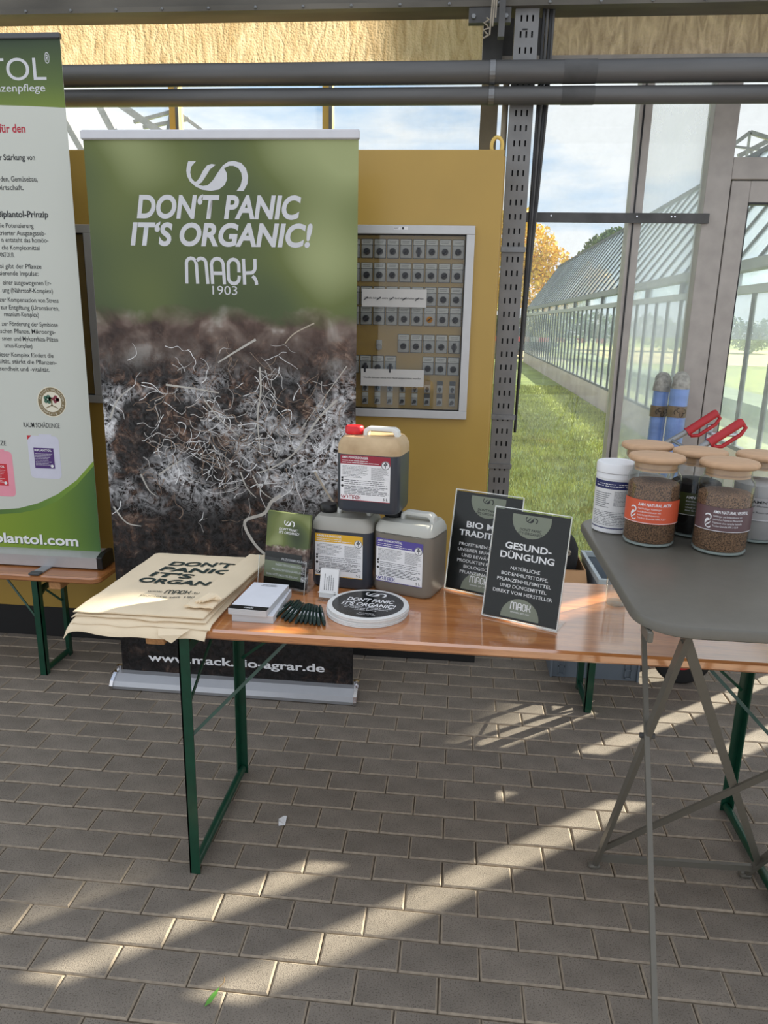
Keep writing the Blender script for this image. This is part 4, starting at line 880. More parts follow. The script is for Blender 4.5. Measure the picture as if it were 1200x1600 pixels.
m_liq_dark = mat('dark_liquid_in_plastic', (52, 58, 68), .32, var=.05, scale=5); m_liq_grey = mat('brown_grey_liquid_in_plastic', (120, 114, 104), .38, var=.05, scale=5)
m_up_grey = mat('milky_empty_plastic', (166, 164, 156), .4, var=.05, scale=6); m_up_tan = mat('tan_stained_plastic', (190, 160, 120), .4, var=.16, scale=16, col2=(206, 180, 142))
m_hw = mat('white_handle_plastic', (226, 226, 222), .35); m_hg = mat('milky_handle_plastic', (206, 206, 200), .4)
canister((-.312, 2.135, TZ + .0005), R(-9), 'canister of dark liquid with a yellow headed label, lower left of the stack', m_liq_dark, m_up_grey, m_black, (222, 172, 42), 'AMN HUMISTAR', .178, m_hg)
canister((-.116, 2.100, TZ + .0005), R(-20), 'canister of brownish grey liquid with a purple headed label, lower right of the stack', m_liq_grey, m_canplastic, m_black, (84, 74, 150), 'AMN HOMOEOVITAL', .186, m_hg)
canister((-.232, 2.108, TZ + .0005 + .2435), R(-10), 'dark canister with a dark red headed label and red cap, on top of the stack', m_liq_dark, m_up_tan, mat('red_cap', (214, 34, 44), .35), (150, 36, 56), 'AMN POWERDÜNGER', .170, m_hw)

# ================================================================== PRINTED MATTER ON THE BEER TABLE
m_acryl = glass_mat('clear_acrylic', tint=(.96, .97, .97), gloss=.022)
m_acryl_clear = glass_mat('anti_glare_acrylic', tint=(.985, .99, .99), gloss=0)
m_acryl_edge = mat('acrylic_edge', (226, 230, 228), .2)
m_poster = mat('poster_black_green', (13, 17, 17), .22, spec=.5)
m_sage = mat('poster_sage', (124, 130, 114), .35)
def sign(loc_, rz, label, head, body):
    t = thing('table_sign', label, 'sign', loc_, rz); tilt = R(11); u = Vector((0, math.sin(tilt), math.cos(tilt))); w, h = .212, .304
    def sheet(name, m, y0, y1, x0=-w / 2, x1=w / 2, z0=.0, z1=h):
        b = MB(); pts = []
        nrm = Vector((0, math.cos(tilt), -math.sin(tilt)))
        pts = [Vector((x, 0, .004)) + u * zz + nrm * yy for yy in (y0, y1) for x, zz in ((x0, z0), (x1, z0), (x1, z1), (x0, z1))]
        b.add(pts, [(0, 1, 2, 3), (7, 6, 5, 4), (0, 4, 5, 1), (1, 5, 6, 2), (2, 6, 7, 3), (3, 7, 4, 0)]); return b.build(name, m, t)
    ps = sheet('poster', m_poster, .0015, .0025, -w / 2 + .003, w / 2 - .003, .004, h - .006)
    sheet('acrylic_front', m_acryl_clear, -.0010, .0008); sheet('acrylic_back', m_acryl, .0034, .005)
    for a in ((-w / 2, -w / 2 + .0018, 0, h), (w / 2 - .0018, w / 2, 0, h), (-w / 2, w / 2, 0, .002), (-w / 2, w / 2, h - .002, h)): sheet('acrylic_edge', m_acryl_edge, -.0012, .0052, *a)
    MB().box(-w / 2, w / 2, .0, .085, .0005, .0030).build('acrylic_foot', m_acryl, t)
    base = Vector((0, 0, .004)) + Vector((0, math.cos(tilt), -math.sin(tilt))) * .0011
    def fl(name, m, polys, off=0): return flat(name, m, ps, polys, base - Vector((0, off, 0)), (1, 0, 0), u)
    fl('sage_disc', m_sage, [[p for p in disc(.054, 0, h - .022, 40) if p[1] < h - .006] + []]); fl('sage_disc', m_sage, [[p for p in disc(.054, 0, .010, 40) if p[1] > .005]])
    fl('swirl_logo', m_poster, swirl(.034, 0, h - .026), .0002)
    def tx(s, z, hh, w_=None, m=m_white_print, bold=.0, shear=0, name='text_line'):
        p = base - Vector((0, .0003, 0)) + u * z; o_ = text(name, s, m, ps, p, (1, 0, 0), u, h=hh, bold=bold, shear=shear, align='CENTER')
        if w_:
            co = np.empty(len(o_.data.vertices) * 3); o_.data.vertices.foreach_get('co', co); co = co.reshape(-1, 3); cx = (co[:, 0].max() + co[:, 0].min()) / 2; co[:, 0] = (co[:, 0] - cx) * w_ / (co[:, 0].max() - co[:, 0].min()); o_.data.vertices.foreach_set('co', co.ravel()); o_.data.update()
    tx("DON'T PANIC", h - .056, .0070, .060, m_poster, .012, .15, 'slogan'); tx("IT'S ORGANIC!", h - .066, .0070, .066, m_poster, .012, .15, 'slogan')
    for i, s_ in enumerate(head): tx(s_[0], .195 - i * .026, .0180, s_[1], m_white_print, .024, 0, 'headline')
    for i, s_ in enumerate(body): tx(s_[0], .139 - i * .0165, .0095, s_[1], m_white_print, .004)
    fl('maker_lettering', m_white_print, mack(.056, 0, .043), .0002); tx('PIONIERE SEIT 1903', .024, .0042, .052)
    return t
ang = R(-24)
sign((.192, 1.868, TZ), ang, 'black GESUNDDÜNGUNG table sign in front of the other sign', [('GESUND-', .128), ('DÜNGUNG', .150)], [('NATÜRLICHE', .082), ('BODENHILFSSTOFFE,', .130), ('PFLANZENHILFSMITTEL', .150), ('UND DÜNGEMITTEL', .130), ('DIREKT VOM HERSTELLER', .165)])
sign((.085, 2.062, TZ), ang, 'black BIO MIT TRADITION table sign half hidden behind the other sign', [('BIO MIT', .118), ('TRADITION', .158)], [('PROFITIEREN SIE VON', .150), ('UNSERER ERFAHRUNG', .155), ('UND BEWÄHRTEN', .125), ('PRODUKTEN FÜR DEN', .150), ('BIOLOGISCHEN', .105), ('PFLANZENANBAU', .125)])

# brochure holder with leaflets
t = thing('brochure_holder', 'clear leaflet holder with green DON\'T PANIC leaflets beside the canisters', 'brochure holder', (-.488, 2.035, TZ), R(-17))
tilt = R(9); u = Vector((0, math.sin(tilt), math.cos(tilt)))
m_leaf = soil_banner_mat('leaflet_photo_print', 0, 1, .128, .006, 6.0)
def slab(name, m, y0, y1, z0, z1, w0, w1):
    b = MB(); b.add([Vector((x, y, 0)) + u * zz for y in (y0, y1) for x, zz in ((w0, z0), (w1, z0), (w1, z1), (w0, z1))], [(0, 1, 2, 3), (7, 6, 5, 4), (0, 4, 5, 1), (1, 5, 6, 2), (2, 6, 7, 3), (3, 7, 4, 0)]); return b.build(name, m, t)
lfm = slab('leaflet', m_leaf, .000, .012, .006, .228, -.072, .072)
flat('leaflet_band', m_poster, lfm, [rect(-.072, .054, .080, .108)], (0, -.0008, 0), (1, 0, 0), u); flat('leaflet_band', m_poster, lfm, [rect(-.072, .072, .008, .030)], (0, -.0008, 0), (1, 0, 0), u)
flat('leaflet_panel', mat('leaflet_sage', (112, 122, 94), .35, var=.2, scale=14), lfm, [rect(-.072, .054, .030, .080)], (0, -.0007, 0), (1, 0, 0), u)
flat('swirl_logo', m_white_print, lfm, swirl(.036, .004, .198), (0, -.0008, 0), (1, 0, 0), u)
for s_, z, w_ in (("DON'T PANIC", .176, .062), ("IT'S ORGANIC!", .166, .068)): text('slogan', s_, m_white_print, lfm, Vector((-.030, -.0009, 0)) + u * z, (1, 0, 0), u, h=.0075, w=w_, bold=.012, shear=.15)
for s_, z, x_ in (('PILZVORBEUGUNG', .086, -.014), ('INSEKTENVORBEUGUNG', .068, -.034), ('PFLANZENERNÄHRUNG', .052, -.046), ('WACHSTUMSSTEUERUNG', .036, -.064)): text('leaflet_line', s_, m_grey_print, lfm, Vector((x_, -.0012, 0)) + u * z, (1, 0, 0), u, h=.0072, w=min(.11, .066 - x_), bold=.002)
slab('acrylic_pocket', m_acryl, -.022, -.0205, .0, .098, -.080, .080); slab('acrylic_back', m_acryl, .014, .016, .0, .235, -.080, .080)
for x_ in (-.080, .0785):
    slab('acrylic_side', m_acryl, -.0205, .014, .0, .098, x_, x_ + .0015); slab('acrylic_edge', m_acryl_edge, -.022, -.0205, .0, .098, x_, x_ + .0015)
MB().box(-.080, .080, -.022, .07, .0002, .002).build('acrylic_base', m_acryl, t)

# business cards in a small stand
t = thing('card_stand', 'small clear stand of upright white business cards in front of the yellow labelled canister', 'card holder', (-.342, 1.955, TZ), R(-8))
tilt = R(14); u = Vector((0, math.sin(tilt), math.cos(tilt)))
slab('card_stack', mat('card_white', (226, 226, 226), .5), 0, .009, .010, .092, -.027, .027)
flat('card_print', mat('grey_fine_print', (90, 92, 96), .6), t, [[(y, x) for x, y in p] for p in dashes(.032, .080, -.016, .016, 5, 6, .25)], (0, -.0006, 0), (1, 0, 0), u)
flat('card_logo', m_black_print, t, [[(.020 + y * 1, .020 + x) for x, y in p] for p in mack(.016)], (0, -.0007, 0), (1, 0, 0), u)
slab('acrylic_front', m_acryl, -.003, -.0015, .0, .026, -.030, .030); slab('acrylic_back', m_acryl, .0105, .012, .0, .088, -.030, .030); MB().box(-.030, .030, -.003, .04, .0002, .002).build('acrylic_base', m_acryl, t)
slab('acrylic_edge', m_acryl_edge, -.0032, -.0014, .024, .026, -.030, .030)

# two stacks of flyers / note pads
m_paper = mat('white_paper', (226, 228, 236), .6); m_paper_edge = mat('paper_stack_edge', (190, 192, 194), .7, var=.22, scale=4, stretch=(.2, .2, 260))
def pad(loc_, rz, label, L_, W_, th, printed):
    t = thing('note_pad', label, 'note pad', loc_, rz, 'pads and cards stacked on the beer table')
    MB().box(-W_ / 2, W_ / 2, 0, L_, 0, th).build('sheets', m_paper_edge, t)
    cv_ = MB().box(-W_ / 2, W_ / 2, 0, L_, th, th + .0006).build('cover_sheet', m_paper, t)
    if printed:
        flat('cover_band', m_poster, cv_, [rect(-W_ / 2, W_ / 2, .0, .026)], (0, 0, th + .0009), (1, 0, 0), (0, 1, 0))
        flat('band_logo', m_white_print, cv_, mack(.024, 0, .013), (0, 0, th + .0011), (1, 0, 0), (0, 1, 0))
        text('heading', "DON'T PANIC", m_black_print, cv_, (-.020, L_ - .018, th + .0011), (1, 0, 0), (0, 1, 0), h=.006, w=.04, bold=.012, shear=.15)
        text('heading', "IT'S ORGANIC!", m_black_print, cv_, (-.024, L_ - .027, th + .0011), (1, 0, 0), (0, 1, 0), h=.006, w=.048, bold=.012, shear=.15)
    return t
pad((-.512, 1.775, TZ + .0005), R(-1), 'lower stack of grey edged cards beneath the white note pad', .205, .112, .020, False)
pad((-.524, 1.768, TZ + .022), R(-4), 'white note pad with a dark printed band lying on top of the card stack', .205, .105, .016, True)

# pens
m_pen = mat('dark_green_pen', (12, 44, 38), .3); m_pen2 = mat('dark_green_pen_grip', (10, 34, 30), .6)
b = MB(); b.lathe([(.0015, 0), (.0035, .004), (.0052, .016), (.0055, .02)], (0, 0, 0), 12); pen_tip = b.mesh('pen_tip', m_pen2, True)
b = MB(); b.lathe([(.0055, .02), (.0055, .118), (.0048, .122)], (0, 0, 0), 12); pen_body = b.mesh('pen_barrel', m_pen, True)
b = MB(); b.lathe([(.0030, .122), (.0030, .136), (.0022, .138)], (0, 0, 0), 10); pen_btn = b.mesh('push_button', m_pen, True)
b = MB(); b.box(-.0022, .0022, -.0085, -.0065, .075, .120); b.box(-.0022, .0022, -.0085, -.004, .116, .120); pen_clip = b.mesh('pocket_clip', m_pen)
b = MB(); b.add([(-.001, -.00565, .045), (.001, -.00565, .045), (.001, -.00565, .072), (-.001, -.00565, .072)], [(0, 1, 2, 3)]); pen_prt = b.mesh('barrel_print', m_grey_print)
pens = [(-.462, 1.795, 20, 'leftmost dark green pen leaning along the note pad'), (-.441, 1.803, 16, 'second pen from the note pad'), (-.428, 1.787, 11, 'third pen from the note pad'), (-.414, 1.780, 7, 'fourth pen from the note pad'), (-.396, 1.772, 2, 'fifth pen from the note pad'), (-.383, 1.778, -4, 'sixth pen from the note pad'),
        (-.370, 1.775, -9, 'sixth pen from the white disc stack'), (-.357, 1.774, -14, 'fourth pen from the white disc stack'), (-.345, 1.772, -18, 'third pen from the white disc stack'), (-.332, 1.768, -23, 'second pen from the white disc stack'), (-.318, 1.772, -28, 'rightmost pen beside the white disc stack')]
nm = ['leftmost dark green pen, leaning along the note pad', 'dark green pen second from the left in the row', 'dark green pen third from the left in the row', 'dark green pen fourth from the left in the row', 'dark green pen fifth from the left in the row', 'dark green pen in the middle of the row, sixth from the left', 'dark green pen fifth from the right in the row', 'dark green pen fourth from the right in the row', 'dark green pen third from the right in the row', 'dark green pen second from the right in the row', 'rightmost dark green pen, beside the white disc stack']
for i, (x, y, a, _) in enumerate(pens):
    t = thing('pen', nm[i], 'pen', (x, y, TZ + .0058 + (.008 if i in () else 0)), 0, 'row of dark green pens on the beer table')
    t.rotation_euler = (R(-90), 0, R(-a * .55)); 
    for nme, me in (('pen_tip', pen_tip), ('pen_barrel', pen_body), ('push_button', pen_btn), ('pocket_clip', pen_clip), ('barrel_print', pen_prt)):
        c_ = link(nme, me, t)

# round beer-mat style discs
mw_ = mat('white_disc_board', (224, 224, 222), .6)
q = random.Random(4); nd = 6
nmd = ['bottom white disc of the round stack', 'second white disc from the bottom of the round stack', 'third white disc from the bottom of the round stack', 'fourth white disc from the bottom of the round stack', 'fifth white disc just under the top one of the round stack', 'top white disc with the black DON\'T PANIC print']
for i in range(nd):
    c = (-.2180 + q.uniform(-.003, .003), 1.893 + q.uniform(-.003, .003), TZ + .0004 + i * .0042)
    t = thing('round_disc', nmd[i], 'disc', c, 0, 'stack of round printed discs')
    bd_ = MB().lathe([(.111, 0), (.1125, .0008), (.1125, .0030), (.111, .0038)], (0, 0, 0), 56).build('board', mw_, t, smooth=True, angle=30)
    if i == nd - 1:
        flat('black_print', m_poster, bd_, [disc(.099, 0, 0, 56)], (0, 0, .0041), (1, 0, 0), (0, 1, 0)); rr_ = (math.cos(R(-6)), math.sin(R(-6)), 0); uu_ = (-rr_[1], rr_[0], 0)
        flat('swirl_logo', m_white_print, bd_, swirl(.062, .008, .070), (0, 0, .0043), rr_, uu_)
        text('slogan', "DON'T PANIC", m_white_print, bd_, (-.063, .020, .0043), rr_, uu_, h=.024, w=.132, bold=.026, shear=.15); text('slogan', "IT'S ORGANIC!", m_white_print, bd_, (-.074, -.012, .0043), rr_, uu_, h=.024, w=.150, bold=.026, shear=.15)
        text('small_text', '100% Natürliche Pflanzliche Produkte\nfür Pflanzen und Bodenernährung\naus dem Einklang', m_white_print, bd_, (0, -.030, .0043), rr_, uu_, h=.0068, w=.135, bold=.01, line=1.1, align='CENTER')
        text('small_text', 'Mack bio-agrar\nPioniere seit 1903', m_white_print, bd_, (.004, -.072, .0043), rr_, uu_, h=.0055, w=.05, line=1.2, align='CENTER')

# tote bags
m_canvas = mat('cream_cotton', (232, 214, 184), .9, var=.05, scale=7, bump=.25, bscale=500)
def bag(i, label, c, z0, th, seed, rot, amp=.0015):
    t = thing('tote_bag', label, 'tote bag', (0, 0, 0), 0, 'pile of printed cotton bags on the beer table')
    x0, x1, y0, y1 = c; nx, ny = 30, 34; vs = []; fs = []
    def hz(x, y):
        p = Vector((x * 7, y * 6, seed * 3.1)); return amp * (noise.noise(p) + .5 * noise.noise(p * 2.7)) 
    def edgez(x, y):      # hangs a little over the table's front and left edges
        dz = 0
        if y < 1.712: dz -= (1.712 - y) * 1.1
        if x < -.970: dz -= (-.970 - x) * 1.1
        return dz
    def surf(x, y): 
        e_ = min((x - x0) / .03, (x1 - x) / .03, (y - y0) / .03, (y1 - y) / .03, 1.0); return z0 + th * (.35 + .65 * max(0, e_) ** .5) + hz(x, y) * max(0, e_) + edgez(x, y)
    q = random.Random(seed)
    P = {}
    for j in range(ny + 1):
        for k in range(nx + 1):
            u_, v_ = k / nx, j / ny
            x = x0 + (x1 - x0) * u_; y = y0 + (y1 - y0) * v_
            wob = .008 * noise.noise(Vector((u_ * 4, v_ * 4, seed))); sk = rot * (v_ - .5)
            if k in (0, nx): x += wob
            if j in (0, ny): y += wob * 1.4
            vs.append((x + sk, y, surf(x, y)))
    for j in range(ny):
        for k in range(nx): a = j * (nx + 1) + k; fs.append((a, a + 1, a + nx + 2, a + nx + 1))
    # underside
    n0 = len(vs)
    for j in range(ny + 1):
        for k in range(nx + 1): x, y, z = vs[j * (nx + 1) + k]; xx = x0 + (x1 - x0) * k / nx; vs.append((x, y, z0 + edgez(xx, y)))
    for j in range(ny):
        for k in range(nx): a = n0 + j * (nx + 1) + k; fs.append((a, a + nx + 1, a + nx + 2, a + 1))
    rim = [k for k in range(nx + 1)] + [j * (nx + 1) + nx for j in range(1, ny + 1)] + [ny * (nx + 1) + k for k in range(nx - 1, -1, -1)] + [j * (nx + 1) for j in range(ny - 1, 0, -1)]
    for a, b_ in zip(rim, rim[1:] + rim[:1]): fs.append((a, n0 + a, n0 + b_, b_))
    b = MB(); b.add(vs, fs); cl_ = b.build('cloth', m_canvas, t, smooth=True, angle=60)
    return t, surf, cl_
bz = TZ + .0008
bags = [((-.985, -.605, 1.690, 2.200), .006, 3, .02, 'lowest cream cotton bag of the pile, hanging over the table edge'), ((-.980, -.600, 1.705, 2.215), .006, 8, .01, 'second cream cotton bag from the bottom of the pile'), ((-.976, -.612, 1.715, 2.222), .007, 5, .012, 'third cream cotton bag from the bottom of the pile'), ((-.972, -.618, 1.722, 2.226), .008, 12, .016, 'printed cream cotton bag with DON\'T PANIC IT\'S ORGANIC lettering')]
for i, (c, th, sd_, ro, lab) in enumerate(bags):
    t, surf, cl_ = bag(i, lab, c, bz, th, sd_, ro, .0045 if i == 3 else .0012); bz += th + (.0055 if i == 3 else .0016)
def onbag(p): return (p[0], p[1], surf(p[0], p[1]) + .0022)
m_bagink = mat('dark_green_ink', (22, 44, 42), .7)
for s_, x_, y_, w_ in (("DON'T", -.872, 2.098, .205), ('PANIC', -.880, 2.044, .225), ("IT'S", -.890, 1.990, .130), ('ORGANIC', -.900, 1.936, .268)):
    text('bag_lettering', s_, m_bagink, cl_, (x_, y_, 0), (1, 0, 0), (0, 1, 0), h=.038, w=w_, bold=.030, shear=.10, warp=onbag)
text('bag_lettering', 'www.', m_bagink, cl_, (-.840, 1.868, 0), (1, 0, 0), (0, 1, 0), h=.013, w=.045, warp=onbag); flat('bag_lettering', m_bagink, cl_, mack(.072, -.752, 1.874), (0, 0, 0), (1, 0, 0), (0, 1, 0), warp=onbag)
text('bag_lettering', '.bio', m_bagink, cl_, (-.712, 1.868, 0), (1, 0, 0), (0, 1, 0), h=.013, w=.035, warp=onbag); text('bag_lettering', 'Pioniere seit 1903', m_bagink, cl_, (-.848, 1.834, 0), (1, 0, 0), (0, 1, 0), h=.013, w=.165, warp=onbag)
t5, s5, c5 = bag(5, 'cream cotton bag folded over the right side of the bag pile', (-.668, -.588, 1.760, 2.215), bz + .001, .010, 17, .05, .004)
sm = MB()
for k in range(3): sm.tube([(-.664 + .010 * k, 1.772 - .003 * k, bz + .012 + .003 * k), (-.635 + .008 * k, 1.80, bz + .022), (-.612 + .006 * k, 1.795, bz + .014)], [.004, .008, .004], 8)
sm.build('bunched_handle', m_canvas, t5, smooth=True)
hm_ = MB(); hm_.add([(-.735, 1.684, TZ - .012), (-.672, 1.684, TZ - .006), (-.655, 1.700, TZ + .004), (-.74, 1.70, TZ + .002), (-.700, 1.682, TZ - .030)], [(0, 4, 1), (0, 1, 2, 3)]); hm_.build('hanging_corner', m_canvas, bpy.data.objects['tote_bag'])

# drinking glass
t = thing('drinking_glass', 'small ribbed clear drinking glass on the beer table under the bistro table edge', 'glass', (.486, 2.062, TZ + .0005))
b = MB(); n_ = 48
def gr(r, z): return [((r + (.0007 if (i // 2) % 2 else 0)) * math.cos(2 * math.pi * i / n_), (r + (.0007 if (i // 2) % 2 else 0)) * math.sin(2 * math.pi * i / n_), z) for i in range(n_)]
b.loft([gr(.027, .0), gr(.0285, .004), gr(.031, .09)], caps=False); b.lathe([(.0317, .09), (.033, .112), (.031, .112), (.0275, .012), (.001, .010)], (0, 0, 0), 48, caps=False)
b.build('glass_wall', glass_mat('tumbler_glass', tint=(.88, .90, .90), gloss=.14), t, smooth=True)
MB().lathe([(.0265, .0005), (.027, .004), (.0255, .008), (.001, .009)], (0, 0, 0), 32).build('glass_base', glass_mat('tumbler_base', tint=(.8, .83, .83), gloss=.12, dirt_sheen=.06, dirt_sheen_col=(.9, .92, .92)), t, smooth=True)

# ================================================================== CRATES, BOX, HAND TRUCK, PIPES
m_crate = mat('blue_grey_crate_plastic', (112, 122, 132), .45, var=.05, scale=10); m_crate_in = mat('crate_inner', (60, 66, 72), .6)
def crate(loc_, rz, label, w, d, h, rim_m):
    t = thing('plastic_crate', label, 'crate', loc_, rz)
    b = MB(); th = .006; tp_ = .012
    b.hexa([(tp_, tp_, 0), (w - tp_, tp_, 0), (w - tp_, d - tp_, 0), (tp_, d - tp_, 0), (tp_, tp_, .006), (w - tp_, tp_, .006), (w - tp_, d - tp_, .006), (tp_, d - tp_, .006)]); b.build('crate_floor', m_crate_in, t)
    for nme, p in (('wall', [(tp_, tp_), (w - tp_, tp_), 0, -1]), ('wall', [(w - tp_, tp_), (w - tp_, d - tp_), 1, 0]), ('wall', [(w - tp_, d - tp_), (tp_, d - tp_), 0, 1]), ('wall', [(tp_, d - tp_), (tp_, tp_), -1, 0])):
        (ax, ay), (bx, by), nx_, ny_ = p; ex, ey = nx_ * .008, ny_ * .008; ix, iy = -nx_ * th, -ny_ * th
        MB().hexa([(ax, ay, 0), (bx, by, 0), (bx + ix, by + iy, 0), (ax + ix, ay + iy, 0), (ax + ex, ay + ey, h - .02), (bx + ex, by + ey, h - .02), (bx + ex + ix, by + ey + iy, h - .02), (ax + ex + ix, ay + ey + iy, h - .02)]).build('crate_wall', m_crate, t)
    rm = MB(); 
    for a in ((0, w, 0, .014), (0, w, d - .014, d), (0, .014, .014, d - .014), (w - .014, w, .014, d - .014)): rm.box(a[0], a[1], a[2], a[3], h - .024, h)
    rm.build('rim', rim_m, t, bevel=.002)
    for x_ in (.045, w - .075):
        for k in range(4):
            fr_ = MB(); fr_.box(x_, x_ + .03, tp_ - .010, tp_ - .002, .015 + k * .04, .019 + k * .04); fr_.box(x_, x_ + .004, tp_ - .010, tp_ - .002, .015 + k * .04, .052 + k * .04); fr_.box(x_ + .026, x_ + .03, tp_ - .010, tp_ - .002, .015 + k * .04, .052 + k * .04)
            if .055 + k * .04 < h - .02: fr_.build('rib', m_crate, t)
    for x_ in (.012, w - .020): MB().box(x_, x_ + .008, tp_ - .012, tp_ - .002, .0, h - .02).build('corner_rib', m_crate, t)
    return t
crate((.466, 3.105, .0), 0, 'closed side of a blue grey plastic crate on the floor under the bench', .415, .30, .22, m_crate)
crate((.545, 2.60, BZ), R(1.5), 'grey plastic crate with a bright rim on the bench behind the table', .40, .36, .18, mat('pale_crate_rim', (178, 188, 192), .4))
m_card = mat('brown_cardboard', (176, 136, 96), .85, var=.08, scale=12)
t = thing('cardboard_box', 'open brown cardboard box on the bench behind the black signs', 'box', (.335, 2.72, BZ))
b = MB(); w_, d_, h_ = .185, .26, .17
for a in ((0, w_, 0, .004), (0, w_, d_ - .004, d_), (0, .004, .004, d_ - .004), (w_ - .004, w_, .004, d_ - .004)): MB().box(a[0], a[1], a[2], a[3], 0, h_).build('box_wall', m_card, t)
MB().box(.004, w_ - .004, .004, d_ - .004, 0, .004).build('box_floor', m_card, t)
MB().hexa([(.0, -.001, h_ - .002), (w_, -.001, h_ - .002), (w_, .002, h_ - .002), (0, .002, h_ - .002), (.0, -.07, h_ - .055), (w_, -.07, h_ - .055), (w_, -.067, h_ - .052), (0, -.067, h_ - .052)]).build('flap', m_card, t)
t = thing('black_bag', 'black fabric bag with a pale drawstring inside the cardboard box', 'bag', (.4275, 2.85, BZ + .006))
b = MB(); rings = []
for j in range(9):
    z = .285 * j / 8; k_ = (.80, .95, 1, 1, 1, 1.05, 1.02, .8, .4)[j]
    rings.append([((.078 + .006 * noise.noise(Vector((math.cos(a_) * 2, math.sin(a_) * 2, z * 9)))) * k_ * math.cos(a_), .108 * k_ * math.sin(a_), z) for a_ in [2 * math.pi * i / 24 for i in range(24)]])
b.loft(rings); bb = b.build('bag_body', mat('black_fabric', (20, 20, 22), .85, bump=.3, scale=30), t, smooth=True)
MB().tube([(.01 + .022 * math.cos(a_), -.105, .225 + .012 * math.sin(a_)) for a_ in np.linspace(0, 6, 14)], .0045, 8).build('drawstring', m_cord, t, smooth=True)

# hand truck: axle along Y
t = thing('hand_truck', 'sack truck with red grips and a red hubbed wheel parked by the door', 'hand truck', (0, 0, 0))
m_red = mat('red_grip_plastic', (184, 36, 44), .4, var=.12, scale=14); m_tubes = mat('grey_steel_tube', (150, 152, 154), .35, .6)
for y in (3.135, 3.445):
    MB().tube([(.905, y, .06), (.90, y, .55), (.905, y, .93), (.925, y, 1.0), (.965, y, 1.035), (1.07, y, 1.105)], .013, 12).build('frame_tube', m_tubes, t, smooth=True)
    g = Vector((1.05, y, 1.090)); dv = Vector((.115, 0, .088)).normalized(); g2 = g + dv * .150; pv = Vector((dv.z, 0, -dv.x))
    gp_ = MB(); gp_.tube([g - dv * .005, g + dv * .004, g2 - dv * .01, g2], [.021, .0185, .0185, .014], 14); gp_.build('grip', m_red, t, smooth=True)
    gd = MB(); gd.tube([g + dv * .002, g + pv * .028 + dv * .005, g + pv * .043 + dv * .03, g + pv * .043 + dv * .115, g + pv * .030 + dv * .145, g2 - dv * .006], .0085, 10); gd.build('hand_guard', m_red, t, smooth=True)
    wy = y + (-.045 if y < 3.3 else .045) * 0
    wl = MB(); n_ = 32; c_ = (1.055, wy, .130)
    prof = [(.060, -.012), (.095, -.022), (.120, -.022), (.130, -.012), (.130, .012), (.120, .022), (.095, .022), (.060, .012)]
    wl.loft([[(c_[0] + r_ * math.cos(2 * math.pi * i / n_), c_[1] + py, c_[2] + r_ * math.sin(2 * math.pi * i / n_)) for i in range(n_)] for r_, py in prof], caps=False); wl.build('tyre', m_rubber, t, smooth=True, angle=35)
    hb_ = MB(); hb_.loft([[(c_[0] + r_ * math.cos(2 * math.pi * i / n_), c_[1] + py, c_[2] + r_ * math.sin(2 * math.pi * i / n_)) for i in range(n_)] for r_, py in ((.072, -.013), (.070, -.009), (.03, -.012), (.022, -.018), (.022, .018), (.03, .012), (.070, .009), (.072, .013))]); hb_.build('wheel_hub', mat('red_wheel_hub', (190, 36, 42), .4), t, smooth=True, angle=35)
MB().tube([(1.055, 3.10, .130), (1.055, 3.48, .130)], .010, 10).build('axle', m_tubes, t, smooth=True)
for z in (.30, .60, .90): MB().tube([(.903, 3.135, z), (.903, 3.445, z)], .009, 10).build('cross_tube', m_tubes, t, smooth=True)
MB().tube([(.985, 3.135, 1.048), (.985, 3.445, 1.048)], .007, 10).build('cross_tube', m_tubes, t, smooth=True)
for y in (3.135, 3.445): MB().beam((1.055, y, .130), (.902, y, .35), .020, .006, (0, 1, 0)).build('axle_bracket', m_tubes, t)
MB().box(.80, .905, 3.125, 3.455, .004, .010).build('nose_plate', m_tubes, t) if False else MB().box(.893, .905, 3.125, 3.455, .03, .16).build('nose_plate', m_tubes, t)

# two insulated pipes wrapped in blue foil
m_bluew = mat('blue_wrap_foil', (128, 158, 214), .35, var=.16, scale=7, bump=.35, bscale=26, stretch=(1, 1, 3), coat=.2)
m_tape = mat('brown_packing_tape', (120, 104, 82), .4, var=.3, scale=30); m_fray = mat('weathered_foil_bend', (158, 156, 148), .6, var=.45, scale=34, bump=.6)
for x, y, zt, lab in ((1.026, 3.555, 1.272, 'front blue foil wrapped insulated pipe beside the door'), (.966, 3.642, 1.262, 'rear blue foil wrapped insulated pipe, left of the front one')):
    t = thing('insulated_pipe', lab, 'pipe', (0, 0, 0), 0, 'blue wrapped heating pipes')
    q = random.Random(int(x * 100)); zb_ = .005 if y < 3.6 else .302; pts = [(x - .016 + .016 * k / 12, y, zb_ + (zt - zb_) * k / 12) for k in range(13)]
    MB().tube(pts, [(.0405 if y < 3.6 else .036) + q.uniform(-.0018, .0018) for _ in pts], 20).build('wrapped_riser', m_bluew, t, smooth=True)
    MB().tube([(x, y, zt - .01), (x + .002, y, zt + .016), (x + .008, y + .012, zt + .036), (x + .010, y + .03, zt + .043), (x + .010, y + .045, zt + .043)], [.0405, .040, .038, .036, .034], 18).build('wrapped_bend', m_fray, t, smooth=True)
    MB().tube([(x - .0035, y, zt - .130), (x - .0025, y, zt - .078)], .0425 if y < 3.6 else .0385, 20).build('tape_band', m_tape, t, smooth=True)
    sc_ = MB()
    for k in range(4):
        c_ = Vector((x - .018 + k * .012, y - .0385 + .0022 * abs(k - 1.5), zt - .105 + .012 * math.sin(k * 2.2))); sc_.tube([c_ + Vector((.008 * math.cos(a_), -.004, .010 * math.sin(a_))) for a_ in np.linspace(k, k + 4.6, 9)], .0013, 5)
    sc_.build('frayed_tape', m_black, t)

